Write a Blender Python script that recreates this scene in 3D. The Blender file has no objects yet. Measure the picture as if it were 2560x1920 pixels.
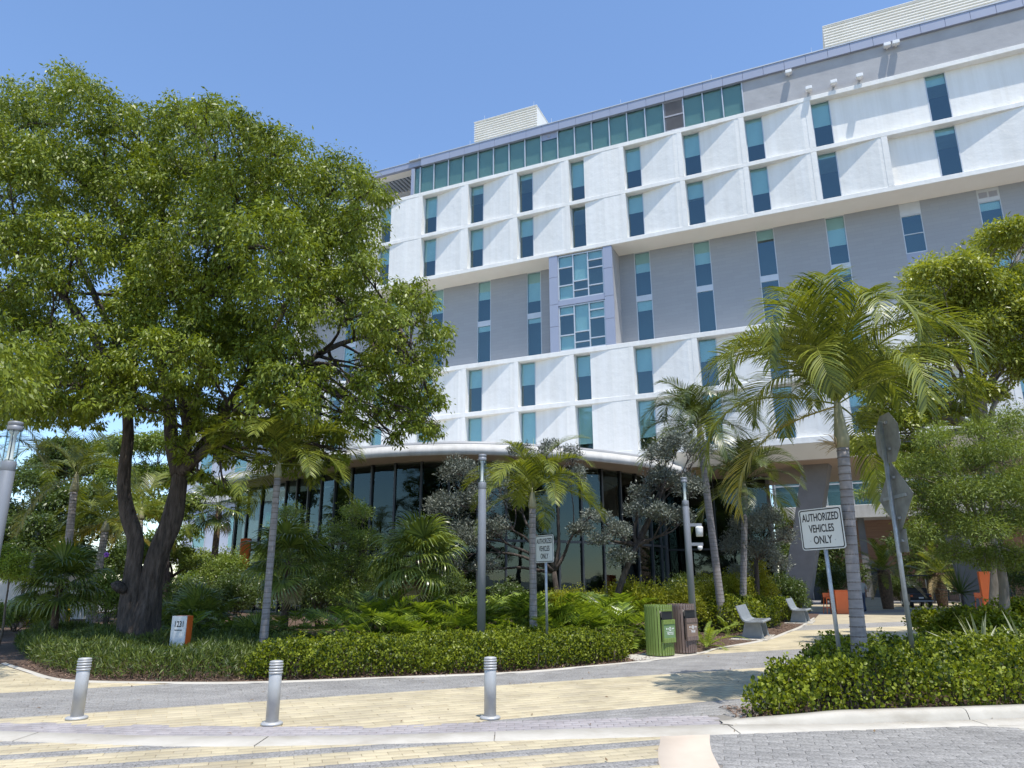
import bpy, math, random
import numpy as np
from mathutils import Vector, Matrix

D = bpy.data
SC = bpy.context.scene
COL = SC.collection
rnd = random.Random(7)
RS = np.random.RandomState(11)
R = math.radians

# ------------------------------------------------------------------ camera
PITCH, ROLL, FPX = 0.267333, 0.003923, 1800.0
EYE = 1.6
cam_d = D.cameras.new('camera')
cam_d.sensor_width = 36.0
cam_d.lens = FPX / 2560.0 * 36.0
cam_d.clip_start = 0.05
cam_d.clip_end = 3000.0
cam = D.objects.new('camera', cam_d)
COL.objects.link(cam)
cam.matrix_world = (Matrix.Translation((0, 0, EYE)) @ Matrix.Rotation(math.pi / 2 + PITCH, 4, 'X')
                    @ Matrix.Rotation(-ROLL, 4, 'Z'))
SC.camera = cam

# ------------------------------------------------------------------ sky, sun, exposure
SUN_EL = R(70.0)
SUN_U = Vector((0.427, -0.904, 0)).normalized()          # horizontal direction towards the sun
world = D.worlds.new('World')
SC.world = world
world.use_nodes = True
wn = world.node_tree.nodes
wl_ = world.node_tree.links
for n in list(wn):
    wn.remove(n)
sky = wn.new('ShaderNodeTexSky')
sky.sky_type = 'NISHITA'
sky.sun_disc = False
sky.sun_elevation = SUN_EL
sky.sun_rotation = math.atan2(SUN_U.x, SUN_U.y)
sky.air_density = 1.0
sky.dust_density = 0.0
sky.ozone_density = 4.5
bg = wn.new('ShaderNodeBackground')
bg.inputs['Strength'].default_value = 0.145
wo = wn.new('ShaderNodeOutputWorld')
wl_.new(sky.outputs[0], bg.inputs[0])
wl_.new(bg.outputs[0], wo.inputs[0])

sun_d = D.lights.new('sun', 'SUN')
sun_d.energy = 3.2
sun_d.angle = R(0.53)
sun_d.color = (1.0, 0.95, 0.87)
sun = D.objects.new('sun', sun_d)
COL.objects.link(sun)
to_sun = Vector((SUN_U.x * math.cos(SUN_EL), SUN_U.y * math.cos(SUN_EL), math.sin(SUN_EL)))
sun.rotation_euler = to_sun.to_track_quat('Z', 'Y').to_euler()
sun.location = (20, -20, 60)

SC.view_settings.view_transform = 'Standard'
SC.view_settings.look = 'None'
SC.view_settings.gamma = 1.0
SC.view_settings.use_curve_mapping = False
SC.view_settings.exposure = 0.78
SC.cycles.max_bounces = 8
SC.cycles.transparent_max_bounces = 12

# ------------------------------------------------------------------ helpers
def at(px, py, Y):
    """World point at forward distance Y for a direction measured on the photograph."""
    x = (px - 1280) / FPX
    y = (960 - py) / FPX
    xr = x * math.cos(ROLL) + y * math.sin(ROLL)
    yr = -x * math.sin(ROLL) + y * math.cos(ROLL)
    d = (xr, math.cos(PITCH) - yr * math.sin(PITCH), math.sin(PITCH) + yr * math.cos(PITCH))
    t = Y / d[1]
    return Vector((d[0] * t, Y, EYE + d[2] * t))


def tag(o, label=None, cat=None, group=None, kind=None):
    if label:
        o['label'] = label
    if cat:
        o['category'] = cat
    if group:
        o['group'] = group
    if kind:
        o['kind'] = kind
    return o


def empty(name, loc, label, cat, group=None, rz=0.0):
    o = D.objects.new(name, None)
    o.empty_display_size = 0.2
    COL.objects.link(o)
    o.location = loc
    o.rotation_euler = (0, 0, rz)
    return tag(o, label, cat, group)


def obj(name, me, mat=None, parent=None, loc=None, rot=None, scale=None):
    if mat is not None and len(me.materials) == 0:
        me.materials.append(mat)
    o = D.objects.new(name, me)
    COL.objects.link(o)
    if parent is not None:
        o.parent = parent
    if loc is not None:
        o.location = loc
    if rot is not None:
        o.rotation_euler = rot
    if scale is not None:
        o.scale = scale if hasattr(scale, '__len__') else (scale,) * 3
    return o


def npmesh(name, V, F, mat=None, smooth=False, tint=None):
    V = np.asarray(V, np.float32)
    F = np.asarray(F, np.int32)
    me = D.meshes.new(name)
    nf, k = F.shape
    me.vertices.add(len(V))
    me.vertices.foreach_set('co', V.ravel())
    me.loops.add(nf * k)
    me.loops.foreach_set('vertex_index', F.ravel())
    me.polygons.add(nf)
    me.polygons.foreach_set('loop_start', np.arange(0, nf * k, k, dtype=np.int32))
    if smooth:
        me.polygons.foreach_set('use_smooth', np.ones(nf, bool))
    if tint is not None:
        a = me.attributes.new('tint', 'FLOAT', 'POINT')
        a.data.foreach_set('value', np.asarray(tint, np.float32))
    me.update(calc_edges=True)
    if mat is not None:
        me.materials.append(mat)
    return me


class MB:
    """Collects simple shapes into one mesh."""
    def __init__(self):
        self.v = []
        self.f = []

    def add(self, vs, fs):
        b = len(self.v)
        self.v += [tuple(p) for p in vs]
        self.f += [tuple(i + b for i in f) for f in fs]
        return self

    def box(self, x0, x1, y0, y1, z0, z1):
        vs = [(x0, y0, z0), (x1, y0, z0), (x1, y1, z0), (x0, y1, z0), (x0, y0, z1), (x1, y0, z1), (x1, y1, z1), (x0, y1, z1)]
        return self.add(vs, [(0, 3, 2, 1), (4, 5, 6, 7), (0, 1, 5, 4), (1, 2, 6, 5), (2, 3, 7, 6), (3, 0, 4, 7)])

    def bbox(self, x0, x1, y0, y1, z0, z1, b=0.01):
        """box with chamfered upright and top edges"""
        r = [(x0 + b, y0), (x1 - b, y0), (x1, y0 + b), (x1, y1 - b), (x1 - b, y1), (x0 + b, y1), (x0, y1 - b), (x0, y0 + b)]
        cx, cy = (x0 + x1) / 2, (y0 + y1) / 2
        def ins(p):
            return (p[0] + (b if p[0] < cx else -b), p[1] + (b if p[1] < cy else -b))
        vs = [(p[0], p[1], z0) for p in r] + [(p[0], p[1], z1 - b) for p in r] + [(*ins(p), z1) for p in r]
        fs = [tuple(range(7, -1, -1)), tuple(range(16, 24))]
        for l in (0, 8):
            for i in range(8):
                j = (i + 1) % 8
                fs.append((l + i, l + j, l + 8 + j, l + 8 + i))
        return self.add(vs, fs)

    def prism(self, poly, z0, z1):
        n = len(poly)
        vs = [(p[0], p[1], z0) for p in poly] + [(p[0], p[1], z1) for p in poly]
        fs = [tuple(range(n - 1, -1, -1)), tuple(range(n, 2 * n))]
        fs += [(i, (i + 1) % n, n + (i + 1) % n, n + i) for i in range(n)]
        return self.add(vs, fs)

    def extrude(self, prof, axis, a0, a1):
        """closed profile extruded along x ('x': prof=(y,z)) or y ('y': prof=(x,z))"""
        n = len(prof)
        mk = (lambda p, a: (a, p[0], p[1])) if axis == 'x' else (lambda p, a: (p[0], a, p[1]))
        vs = [mk(p, a0) for p in prof] + [mk(p, a1) for p in prof]
        fs = [tuple(range(n)), tuple(range(2 * n - 1, n - 1, -1))]
        fs += [((i + 1) % n, i, n + i, n + (i + 1) % n) for i in range(n)]
        return self.add(vs, fs)

    def tube(self, pts, rad, n=8, caps=True):
        pts = [Vector(p) for p in pts]
        if not hasattr(rad, '__len__'):
            rad = [rad] * len(pts)
        m = len(pts)
        b = len(self.v)
        t0 = (pts[1] - pts[0]).normalized()
        up = Vector((0, 0, 1)) if abs(t0.z) < 0.9 else Vector((1, 0, 0))
        nx = t0.cross(up).normalized()
        for i in range(m):
            t = (pts[min(i + 1, m - 1)] - pts[max(i - 1, 0)]).normalized()
            nx = (nx - t * nx.dot(t)).normalized()
            ny = t.cross(nx)
            for k in range(n):
                a = 2 * math.pi * k / n
                p = pts[i] + (nx * math.cos(a) + ny * math.sin(a)) * rad[i]
                self.v.append(tuple(p))
        for i in range(m - 1):
            for k in range(n):
                k2 = (k + 1) % n
                self.f.append((b + i * n + k, b + i * n + k2, b + (i + 1) * n + k2, b + (i + 1) * n + k))
        if caps:
            self.f.append(tuple(b + k for k in range(n - 1, -1, -1)))
            self.f.append(tuple(b + (m - 1) * n + k for k in range(n)))
        return self

    def lathe(self, prof, n=20, c=(0, 0, 0)):
        """profile [(r,z)...] turned round the z axis"""
        b = len(self.v)
        for r, z in prof:
            for k in range(n):
                a = 2 * math.pi * k / n
                self.v.append((c[0] + r * math.cos(a), c[1] + r * math.sin(a), c[2] + z))
        m = len(prof)
        for i in range(m - 1):
            for k in range(n):
                k2 = (k + 1) % n
                self.f.append((b + i * n + k, b + i * n + k2, b + (i + 1) * n + k2, b + (i + 1) * n + k))
        self.f.append(tuple(b + k for k in range(n - 1, -1, -1)))
        self.f.append(tuple(b + (m - 1) * n + k for k in range(n)))
        return self

    def mesh(self, name, mat=None, smooth=False):
        me = D.meshes.new(name)
        me.from_pydata(self.v, [], self.f)
        if smooth:
            me.polygons.foreach_set('use_smooth', [True] * len(me.polygons))
        me.update()
        if mat is not None:
            me.materials.append(mat)
        return me

    def build(self, name, mat=None, parent=None, smooth=False, **kw):
        return obj(name, self.mesh(name, mat, smooth), None, parent, **kw)


def text_mesh(s, size, mat, name='lettering', sx=1.0, ext=0.001):
    c = D.curves.new('t', 'FONT')
    c.body = s
    c.size = size
    c.align_x = 'CENTER'
    c.align_y = 'CENTER'
    c.extrude = ext
    c.offset = size * 0.018
    o = D.objects.new('t', c)
    COL.objects.link(o)
    dg = bpy.context.evaluated_depsgraph_get()
    me = D.meshes.new_from_object(o.evaluated_get(dg))
    D.objects.remove(o)
    D.curves.remove(c)
    me.name = name
    me.transform(Matrix.Diagonal((sx, 1, 1, 1)))
    me.materials.clear()
    me.materials.append(mat)
    return me


# ------------------------------------------------------------------ materials
def newmat(name):
    m = D.materials.new(name)
    m.use_nodes = True
    nt = m.node_tree
    for n in list(nt.nodes):
        nt.nodes.remove(n)
    out = nt.nodes.new('ShaderNodeOutputMaterial')
    return m, nt, out


def N(nt, t, **kw):
    n = nt.nodes.new(t)
    for k, v in kw.items():
        if k in n.inputs:
            n.inputs[k].default_value = v
        else:
            setattr(n, k, v)
    return n


def ramp(nt, fac, c0, c1, p0=0.3, p1=0.7):
    r = nt.nodes.new('ShaderNodeValToRGB')
    r.color_ramp.elements[0].position = p0
    r.color_ramp.elements[1].position = p1
    r.color_ramp.elements[0].color = (*c0, 1)
    r.color_ramp.elements[1].color = (*c1, 1)
    nt.links.new(fac, r.inputs[0])
    return r


def pmat(name, c0, c1=None, rough=0.7, scale=4.0, bump=0.0, bscale=30.0, metal=0.0, spec=0.5, stretch=(1, 1, 1), detail=4.0, bdist=0.01):
    """Principled surface: two-tone noise colour, optional fine relief"""
    m, nt, out = newmat(name)
    b = N(nt, 'ShaderNodeBsdfPrincipled')
    b.inputs['Roughness'].default_value = rough
    b.inputs['Metallic'].default_value = metal
    b.inputs['Specular IOR Level'].default_value = spec
    tc = N(nt, 'ShaderNodeTexCoord')
    mp = N(nt, 'ShaderNodeMapping')
    mp.inputs['Scale'].default_value = stretch
    nt.links.new(tc.outputs['Object'], mp.inputs[0])
    if c1 is None:
        c1 = tuple(min(1, x * 1.12) for x in c0)
    nz = N(nt, 'ShaderNodeTexNoise', Scale=scale, Detail=detail, Roughness=0.6)
    nt.links.new(mp.outputs[0], nz.inputs['Vector'])
    r = ramp(nt, nz.outputs[0], c0, c1)
    nt.links.new(r.outputs[0], b.inputs['Base Color'])
    if bump > 0:
        n2 = N(nt, 'ShaderNodeTexNoise', Scale=bscale, Detail=5.0, Roughness=0.6)
        nt.links.new(mp.outputs[0], n2.inputs['Vector'])
        bp = N(nt, 'ShaderNodeBump', Strength=bump, Distance=bdist)
        nt.links.new(n2.outputs[0], bp.inputs['Height'])
        nt.links.new(bp.outputs[0], b.inputs['Normal'])
    nt.links.new(b.outputs[0], out.inputs[0])
    return m


def leafmat(name, dark, light, rough=0.42, trans=0.3, spec=0.5, tcol=None, nscale=0.8):
    m, nt, out = newmat(name)
    b = N(nt, 'ShaderNodeBsdfPrincipled')
    b.inputs['Roughness'].default_value = rough
    b.inputs['Specular IOR Level'].default_value = spec
    at_ = N(nt, 'ShaderNodeAttribute')
    at_.attribute_name = 'tint'
    geo = N(nt, 'ShaderNodeNewGeometry')
    nz = N(nt, 'ShaderNodeTexNoise', Scale=nscale, Detail=2.0)
    nt.links.new(geo.outputs['Position'], nz.inputs['Vector'])
    mx = N(nt, 'ShaderNodeMath', operation='MULTIPLY_ADD')
    nt.links.new(nz.outputs[0], mx.inputs[0])
    mx.inputs[1].default_value = 0.7
    nt.links.new(at_.outputs['Fac'], mx.inputs[2])
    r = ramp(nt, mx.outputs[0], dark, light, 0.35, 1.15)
    nt.links.new(r.outputs[0], b.inputs['Base Color'])
    t = N(nt, 'ShaderNodeBsdfTranslucent')
    hs = N(nt, 'ShaderNodeMixRGB', blend_type='MULTIPLY')
    hs.inputs[0].default_value = 1.0
    nt.links.new(r.outputs[0], hs.inputs[1])
    tc_ = tcol or (1.5, 1.45, 0.5)
    hs.inputs[2].default_value = (*tc_, 1)
    nt.links.new(hs.outputs[0], t.inputs[0])
    mix = N(nt, 'ShaderNodeMixShader')
    mix.inputs[0].default_value = trans
    nt.links.new(b.outputs[0], mix.inputs[1])
    nt.links.new(t.outputs[0], mix.inputs[2])
    nt.links.new(mix.outputs[0], out.inputs[0])
    return m


def glassmat(name, tint, ior=1.9, rough=0.02, base=0.03):
    """coated window pane: tinted see-through with mirror reflection growing at grazing angles"""
    m, nt, out = newmat(name)
    tr = N(nt, 'ShaderNodeBsdfTransparent')
    tr.inputs[0].default_value = (*tint, 1)
    gl = N(nt, 'ShaderNodeBsdfGlossy')
    gl.inputs['Roughness'].default_value = rough
    gl.inputs['Color'].default_value = (0.72, 0.93, 0.95, 1)
    fr = N(nt, 'ShaderNodeFresnel', IOR=ior)
    geo = N(nt, 'ShaderNodeNewGeometry')
    nz = N(nt, 'ShaderNodeTexNoise', Scale=0.9, Detail=1.0)
    nt.links.new(geo.outputs['Position'], nz.inputs['Vector'])
    bp = N(nt, 'ShaderNodeBump', Strength=0.12, Distance=0.04)
    nt.links.new(nz.outputs[0], bp.inputs['Height'])
    nt.links.new(bp.outputs[0], gl.inputs['Normal'])
    ad = N(nt, 'ShaderNodeMath', operation='ADD')
    ad.inputs[1].default_value = base
    ad.use_clamp = True
    nt.links.new(fr.outputs[0], ad.inputs[0])
    fb = N(nt, 'ShaderNodeMath', operation='SUBTRACT')
    fb.inputs[0].default_value = 1.0
    nt.links.new(geo.outputs['Backfacing'], fb.inputs[1])
    fm_ = N(nt, 'ShaderNodeMath', operation='MULTIPLY')
    nt.links.new(ad.outputs[0], fm_.inputs[0])
    nt.links.new(fb.outputs[0], fm_.inputs[1])
    mix = N(nt, 'ShaderNodeMixShader')
    nt.links.new(fm_.outputs[0], mix.inputs[0])
    nt.links.new(tr.outputs[0], mix.inputs[1])
    nt.links.new(gl.outputs[0], mix.inputs[2])
    nt.links.new(mix.outputs[0], out.inputs[0])
    return m


def coursemat(name, c0, c1, course=0.2):
    """painted block wall: faint horizontal courses"""
    m, nt, out = newmat(name)
    b = N(nt, 'ShaderNodeBsdfPrincipled', Roughness=0.85)
    tc = N(nt, 'ShaderNodeTexCoord')
    mp = N(nt, 'ShaderNodeMapping')
    mp.inputs['Rotation'].default_value = (math.pi / 2, 0, 0)
    nt.links.new(tc.outputs['Object'], mp.inputs[0])
    br = N(nt, 'ShaderNodeTexBrick')
    br.inputs['Scale'].default_value = 1.0
    br.inputs['Mortar Size'].default_value = 0.008
    br.inputs['Mortar Smooth'].default_value = 0.3
    br.inputs['Brick Width'].default_value = 0.8
    br.inputs['Row Height'].default_value = course
    br.inputs['Color1'].default_value = (*c0, 1)
    br.inputs['Color2'].default_value = (*c1, 1)
    br.inputs['Mortar'].default_value = (*[x * 0.92 for x in c0], 1)
    nt.links.new(mp.outputs[0], br.inputs['Vector'])
    nt.links.new(br.outputs['Color'], b.inputs['Base Color'])
    bp = N(nt, 'ShaderNodeBump', Strength=0.3, Distance=0.012, invert=True)
    nt.links.new(br.outputs['Fac'], bp.inputs['Height'])
    nt.links.new(bp.outputs[0], b.inputs['Normal'])
    nt.links.new(b.outputs[0], out.inputs[0])
    return m


def pavermat(name, cols, rough=0.85, speck=0.15, sscale=90.0):
    """concrete paver: colour differs from piece to piece, fine aggregate, faint stains"""
    m, nt, out = newmat(name)
    b = N(nt, 'ShaderNodeBsdfPrincipled', Roughness=rough)
    at_ = N(nt, 'ShaderNodeAttribute')
    at_.attribute_name = 'tint'
    oi = N(nt, 'ShaderNodeObjectInfo')
    ad = N(nt, 'ShaderNodeMath', operation='MAXIMUM')
    nt.links.new(at_.outputs['Fac'], ad.inputs[0])
    ml = N(nt, 'ShaderNodeMath', operation='MULTIPLY')
    nt.links.new(oi.outputs['Random'], ml.inputs[0])
    lt = N(nt, 'ShaderNodeMath', operation='LESS_THAN')
    nt.links.new(at_.outputs['Fac'], lt.inputs[0])
    lt.inputs[1].default_value = 0.0001
    nt.links.new(lt.outputs[0], ml.inputs[1])
    nt.links.new(ml.outputs[0], ad.inputs[1])
    r = nt.nodes.new('ShaderNodeValToRGB')
    els = r.color_ramp.elements
    els[0].color = (*cols[0], 1)
    els[1].color = (*cols[-1], 1)
    for i in range(1, len(cols) - 1):
        e = els.new(i / (len(cols) - 1))
        e.color = (*cols[i], 1)
    nt.links.new(ad.outputs[0], r.inputs[0])
    geo = N(nt, 'ShaderNodeNewGeometry')
    n1 = N(nt, 'ShaderNodeTexNoise', Scale=sscale, Detail=3.0, Roughness=0.8)
    nt.links.new(geo.outputs['Position'], n1.inputs['Vector'])
    n2 = N(nt, 'ShaderNodeTexNoise', Scale=1.3, Detail=4.0)
    nt.links.new(geo.outputs['Position'], n2.inputs['Vector'])
    r1 = ramp(nt, n1.outputs[0], (1 - speck * 2.0,) * 3, (1 + speck * 1.6,) * 3, 0.32, 0.68)
    r2 = ramp(nt, n2.outputs[0], (0.80, 0.79, 0.78), (1.05, 1.04, 1.02), 0.3, 0.60)
    m1 = N(nt, 'ShaderNodeMixRGB', blend_type='MULTIPLY')
    m1.inputs[0].default_value = 1
    nt.links.new(r.outputs[0], m1.inputs[1])
    nt.links.new(r1.outputs[0], m1.inputs[2])
    m2 = N(nt, 'ShaderNodeMixRGB', blend_type='MULTIPLY')
    m2.inputs[0].default_value = 1
    nt.links.new(m1.outputs[0], m2.inputs[1])
    nt.links.new(r2.outputs[0], m2.inputs[2])
    nt.links.new(m2.outputs[0], b.inputs['Base Color'])
    bp = N(nt, 'ShaderNodeBump', Strength=0.25, Distance=0.004)
    nt.links.new(n1.outputs[0], bp.inputs['Height'])
    nt.links.new(bp.outputs[0], b.inputs['Normal'])
    nt.links.new(b.outputs[0], out.inputs[0])
    return m


def streaky(m, lo=0.86, sx=2.6, sz=0.10, p0=0.30, p1=0.62, tone=(1.0, 0.99, 0.97), spots=0.0):
    """rain streaks and grime worn into an existing principled material"""
    nt = m.node_tree
    b = [n for n in nt.nodes if n.type == 'BSDF_PRINCIPLED'][0]
    src = b.inputs['Base Color'].links[0].from_socket
    tc = [n for n in nt.nodes if n.type == 'TEX_COORD'][0]
    mp = N(nt, 'ShaderNodeMapping')
    mp.inputs['Scale'].default_value = (sx, sx, sz)
    nt.links.new(tc.outputs['Object'], mp.inputs[0])
    nz = N(nt, 'ShaderNodeTexNoise', Scale=1.0, Detail=6.0, Roughness=0.65)
    nt.links.new(mp.outputs[0], nz.inputs['Vector'])
    r = ramp(nt, nz.outputs[0], (lo * tone[0], lo * tone[1], lo * tone[2]), (1, 1, 1), p0, p1)
    mx = N(nt, 'ShaderNodeMixRGB', blend_type='MULTIPLY')
    mx.inputs[0].default_value = 1.0
    nt.links.new(src, mx.inputs[1])
    nt.links.new(r.outputs[0], mx.inputs[2])
    nt.links.new(mx.outputs[0], b.inputs['Base Color'])
    return m


M = {}
M['stucco'] = streaky(pmat('white stucco', (0.775, 0.76, 0.725), (0.82, 0.805, 0.77), 0.85, 0.9, 0.4, 2.0, bdist=0.06, detail=7), 0.91)
M['soffit'] = pmat('cream soffit', (0.80, 0.75, 0.66), (0.84, 0.79, 0.70), 0.8, 1.0)
M['grey_block'] = coursemat('grey painted block', (0.305, 0.318, 0.338), (0.322, 0.335, 0.355))
M['grey_stucco'] = pmat('grey stucco', (0.345, 0.34, 0.345), (0.41, 0.405, 0.41), 0.85, 1.0, 0.3, 3.0, bdist=0.04)
M['blue_panel'] = pmat('blue grey metal panel', (0.29, 0.32, 0.415), (0.32, 0.35, 0.445), 0.45, 0.6, spec=0.6)
M['alu'] = pmat('aluminium frame', (0.50, 0.52, 0.54), (0.56, 0.58, 0.60), 0.4, 2.0, metal=0.3)
M['screen'] = pmat('cream louvre metal', (0.74, 0.71, 0.63), (0.80, 0.77, 0.70), 0.55, 0.7)
M['louvre'] = pmat('grey louvre metal', (0.30, 0.30, 0.33), (0.36, 0.36, 0.39), 0.5, 2.0)
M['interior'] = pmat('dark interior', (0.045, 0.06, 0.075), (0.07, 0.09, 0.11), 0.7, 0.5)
M['blind'] = pmat('window blind fabric', (0.66, 0.68, 0.64), (0.74, 0.76, 0.72), 0.8, 1.5)
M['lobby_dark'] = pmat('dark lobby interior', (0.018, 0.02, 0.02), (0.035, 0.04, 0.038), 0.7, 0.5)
M['canopy_soffit'] = pmat('canopy underside', (0.42, 0.395, 0.33), (0.47, 0.44, 0.375), 0.85, 1.0)
M['rail_grey'] = pmat('grey roof rail', (0.27, 0.275, 0.285), (0.32, 0.325, 0.335), 0.5, 2.0)
M['glass'] = glassmat('teal window glass', (0.73, 0.85, 0.86), 1.65, 0.02, 0.09)
M['glass_top'] = glassmat('top floor glass', (0.63, 0.735, 0.715), 1.6, 0.03, 0.04)
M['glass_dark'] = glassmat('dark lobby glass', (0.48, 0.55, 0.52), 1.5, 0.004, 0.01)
M['glass_clear'] = glassmat('clear glass', (0.86, 0.90, 0.90), 1.4, 0.02, 0.02)
M['mullion'] = pmat('dark mullion', (0.03, 0.035, 0.04), (0.045, 0.05, 0.055), 0.4, 3.0)
M['fascia'] = pmat('canopy white plaster', (0.54, 0.527, 0.495), (0.63, 0.615, 0.585), 0.8, 1.2, 0.3, 3.0, bdist=0.03)
streaky(M['fascia'], 0.8, 2.0, 0.3)
M['concrete'] = pmat('pale concrete', (0.42, 0.39, 0.333), (0.52, 0.487, 0.425), 0.85, 2.2, 0.25, 120.0, bdist=0.004, detail=8)
streaky(M['concrete'], 0.80, 0.9, 3.0, 0.30, 0.5, (1, 0.97, 0.93))
M['concrete_tan'] = pmat('tan concrete', (0.52, 0.43, 0.34), (0.60, 0.51, 0.41), 0.85, 1.6, 0.25, 140.0, bdist=0.004, detail=8)
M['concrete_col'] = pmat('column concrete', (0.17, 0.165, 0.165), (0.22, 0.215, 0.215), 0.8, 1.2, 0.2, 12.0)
M['paver_yellow'] = pavermat('yellow paver', [(0.42, 0.355, 0.235), (0.475, 0.41, 0.275), (0.525, 0.455, 0.305), (0.44, 0.38, 0.265), (0.54, 0.465, 0.315)], 0.85, 0.06, 60)
M['paver_grey'] = pavermat('grey paver', [(0.25, 0.242, 0.232), (0.29, 0.281, 0.27), (0.265, 0.257, 0.247), (0.31, 0.30, 0.288)], 0.8, 0.30, 38)
M['paver_pink'] = pavermat('pinkish small paver', [(0.30, 0.275, 0.28), (0.37, 0.34, 0.345), (0.33, 0.31, 0.315)], 0.85, 0.12, 80)
M['joint'] = pmat('joint sand', (0.19, 0.175, 0.155), (0.27, 0.25, 0.22), 0.95, 6.0, 0.3, 150)
M['mulch'] = pmat('bark mulch', (0.055, 0.030, 0.020), (0.19, 0.125, 0.085), 0.95, 26.0, 1.0, 45.0, bdist=0.04, detail=8)
M['ground'] = pmat('far ground', (0.20, 0.20, 0.17), (0.30, 0.29, 0.26), 0.95, 0.2)
M['steel'] = pmat('satin silver paint', (0.40, 0.40, 0.405), (0.50, 0.50, 0.495), 0.5, 5.0, metal=0.3, spec=0.5, bump=0.02, bscale=40)
M['pole'] = pmat('grey lamp paint', (0.235, 0.245, 0.265), (0.27, 0.28, 0.30), 0.45, 2.0, metal=0.2)
M['galv'] = pmat('galvanised steel', (0.38, 0.39, 0.40), (0.52, 0.53, 0.54), 0.45, 9.0, metal=0.6)
M['sign_back'] = pmat('weathered sign back', (0.24, 0.235, 0.22), (0.42, 0.41, 0.385), 0.5, 5.0, metal=0.35)
M['sign_white'] = pmat('sign white sheeting', (0.66, 0.66, 0.62), (0.72, 0.72, 0.68), 0.5, 2.0)
M['black'] = pmat('black paint', (0.012, 0.012, 0.014), (0.02, 0.02, 0.022), 0.5, 3.0)
M['white'] = pmat('white paint', (0.74, 0.74, 0.73), (0.80, 0.80, 0.79), 0.5, 3.0)
M['orange'] = pmat('orange paint', (0.72, 0.13, 0.02), (0.78, 0.16, 0.03), 0.45, 1.5)
M['address_grey'] = pmat('address sign grey', (0.25, 0.26, 0.28), (0.29, 0.30, 0.32), 0.5, 2.0)
M['bench'] = pmat('grey bench coating', (0.22, 0.245, 0.265), (0.30, 0.325, 0.345), 0.5, 5.0, 0.12, 60.0)
M['bin_green'] = pmat('lime green slat', (0.165, 0.235, 0.05), (0.21, 0.285, 0.065), 0.5, 3.0, 0.1, 20, stretch=(8, 8, 1))
M['bin_brown'] = pmat('brown slat', (0.165, 0.115, 0.095), (0.21, 0.15, 0.125), 0.5, 3.0, 0.1, 20, stretch=(8, 8, 1))
M['plate_green'] = pmat('sage plate', (0.16, 0.26, 0.11), (0.18, 0.29, 0.13), 0.5, 2.0)
M['plate_brown'] = pmat('tan plate', (0.24, 0.165, 0.12), (0.27, 0.185, 0.135), 0.5, 2.0)
M['yellow'] = pmat('safety yellow', (0.72, 0.43, 0.03), (0.78, 0.48, 0.04), 0.5, 3.0)
M['brick'] = coursemat('tan brick wall', (0.27, 0.165, 0.12), (0.32, 0.20, 0.145), 0.09)
M['wood_soffit'] = pmat('soffit boards', (0.46, 0.36, 0.29), (0.54, 0.43, 0.35), 0.7, 3.0, stretch=(1, 8, 1))
M['far_wall'] = pmat('pale blue grey wall', (0.42, 0.45, 0.52), (0.47, 0.50, 0.56), 0.85, 0.8)
M['bark'] = pmat('dark fissured bark', (0.022, 0.016, 0.012), (0.135, 0.105, 0.088), 0.95, 13.0, 1.0, 16.0, stretch=(1, 1, 0.2), bdist=0.09, detail=9)
M['bark_pale'] = pmat('pale bark', (0.16, 0.13, 0.10), (0.30, 0.26, 0.22), 0.9, 5.0, 0.6, 14.0, stretch=(1, 1, 0.4), bdist=0.03)
M['twig'] = pmat('twig bark', (0.07, 0.055, 0.04), (0.15, 0.12, 0.09), 0.9, 5.0)
M['palm_trunk'] = pmat('grey palm trunk', (0.21, 0.19, 0.185), (0.33, 0.30, 0.29), 0.85, 5.0, 0.5, 9.0, stretch=(1, 1, 3), bdist=0.02)
M['palm_ring'] = pmat('palm leaf scar', (0.12, 0.10, 0.09), (0.2, 0.17, 0.15), 0.9, 9.0)
M['crownshaft'] = pmat('green crownshaft', (0.20, 0.20, 0.10), (0.34, 0.31, 0.20), 0.5, 4.0, stretch=(3, 3, 0.5))
M['petiole'] = pmat('palm petiole', (0.20, 0.23, 0.08), (0.30, 0.30, 0.13), 0.5, 4.0)
M['date_trunk'] = pmat('rough date palm trunk', (0.06, 0.04, 0.03), (0.20, 0.13, 0.08), 0.95, 10.0, 1.0, 12.0, bdist=0.08)
M['straw'] = pmat('dry straw', (0.42, 0.31, 0.17), (0.55, 0.43, 0.26), 0.8, 5.0)
# foliage
M['leaf_tree'] = leafmat('glossy tree leaf', (0.032, 0.060, 0.006), (0.225, 0.275, 0.030), 0.44, 0.27, 0.4)
M['leaf_tree2'] = leafmat('yellow green tree leaf', (0.059, 0.089, 0.012), (0.328, 0.356, 0.049), 0.4, 0.34, 0.5)
M['leaf_feather'] = leafmat('feathery leaf', (0.044, 0.073, 0.013), (0.220, 0.277, 0.057), 0.5, 0.32, 0.4)
M['leaf_dark'] = leafmat('dark green leaf', (0.029, 0.052, 0.013), (0.094, 0.137, 0.027), 0.4, 0.25, 0.5)
M['leaf_hedge'] = leafmat('cocoplum leaf', (0.030, 0.058, 0.007), (0.25, 0.29, 0.022), 0.45, 0.3, 0.32)
M['leaf_cover'] = leafmat('ground cover leaf', (0.037, 0.065, 0.010), (0.144, 0.185, 0.032), 0.45, 0.28, 0.45)
M['leaf_silver'] = leafmat('silver leaf', (0.060, 0.068, 0.051), (0.191, 0.208, 0.166), 0.5, 0.12, 0.4, (1.0, 1.0, 0.9))
M['leaf_yellow'] = leafmat('yellow green shrub leaf', (0.08, 0.10, 0.010), (0.30, 0.31, 0.02), 0.5, 0.3, 0.3)
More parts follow.
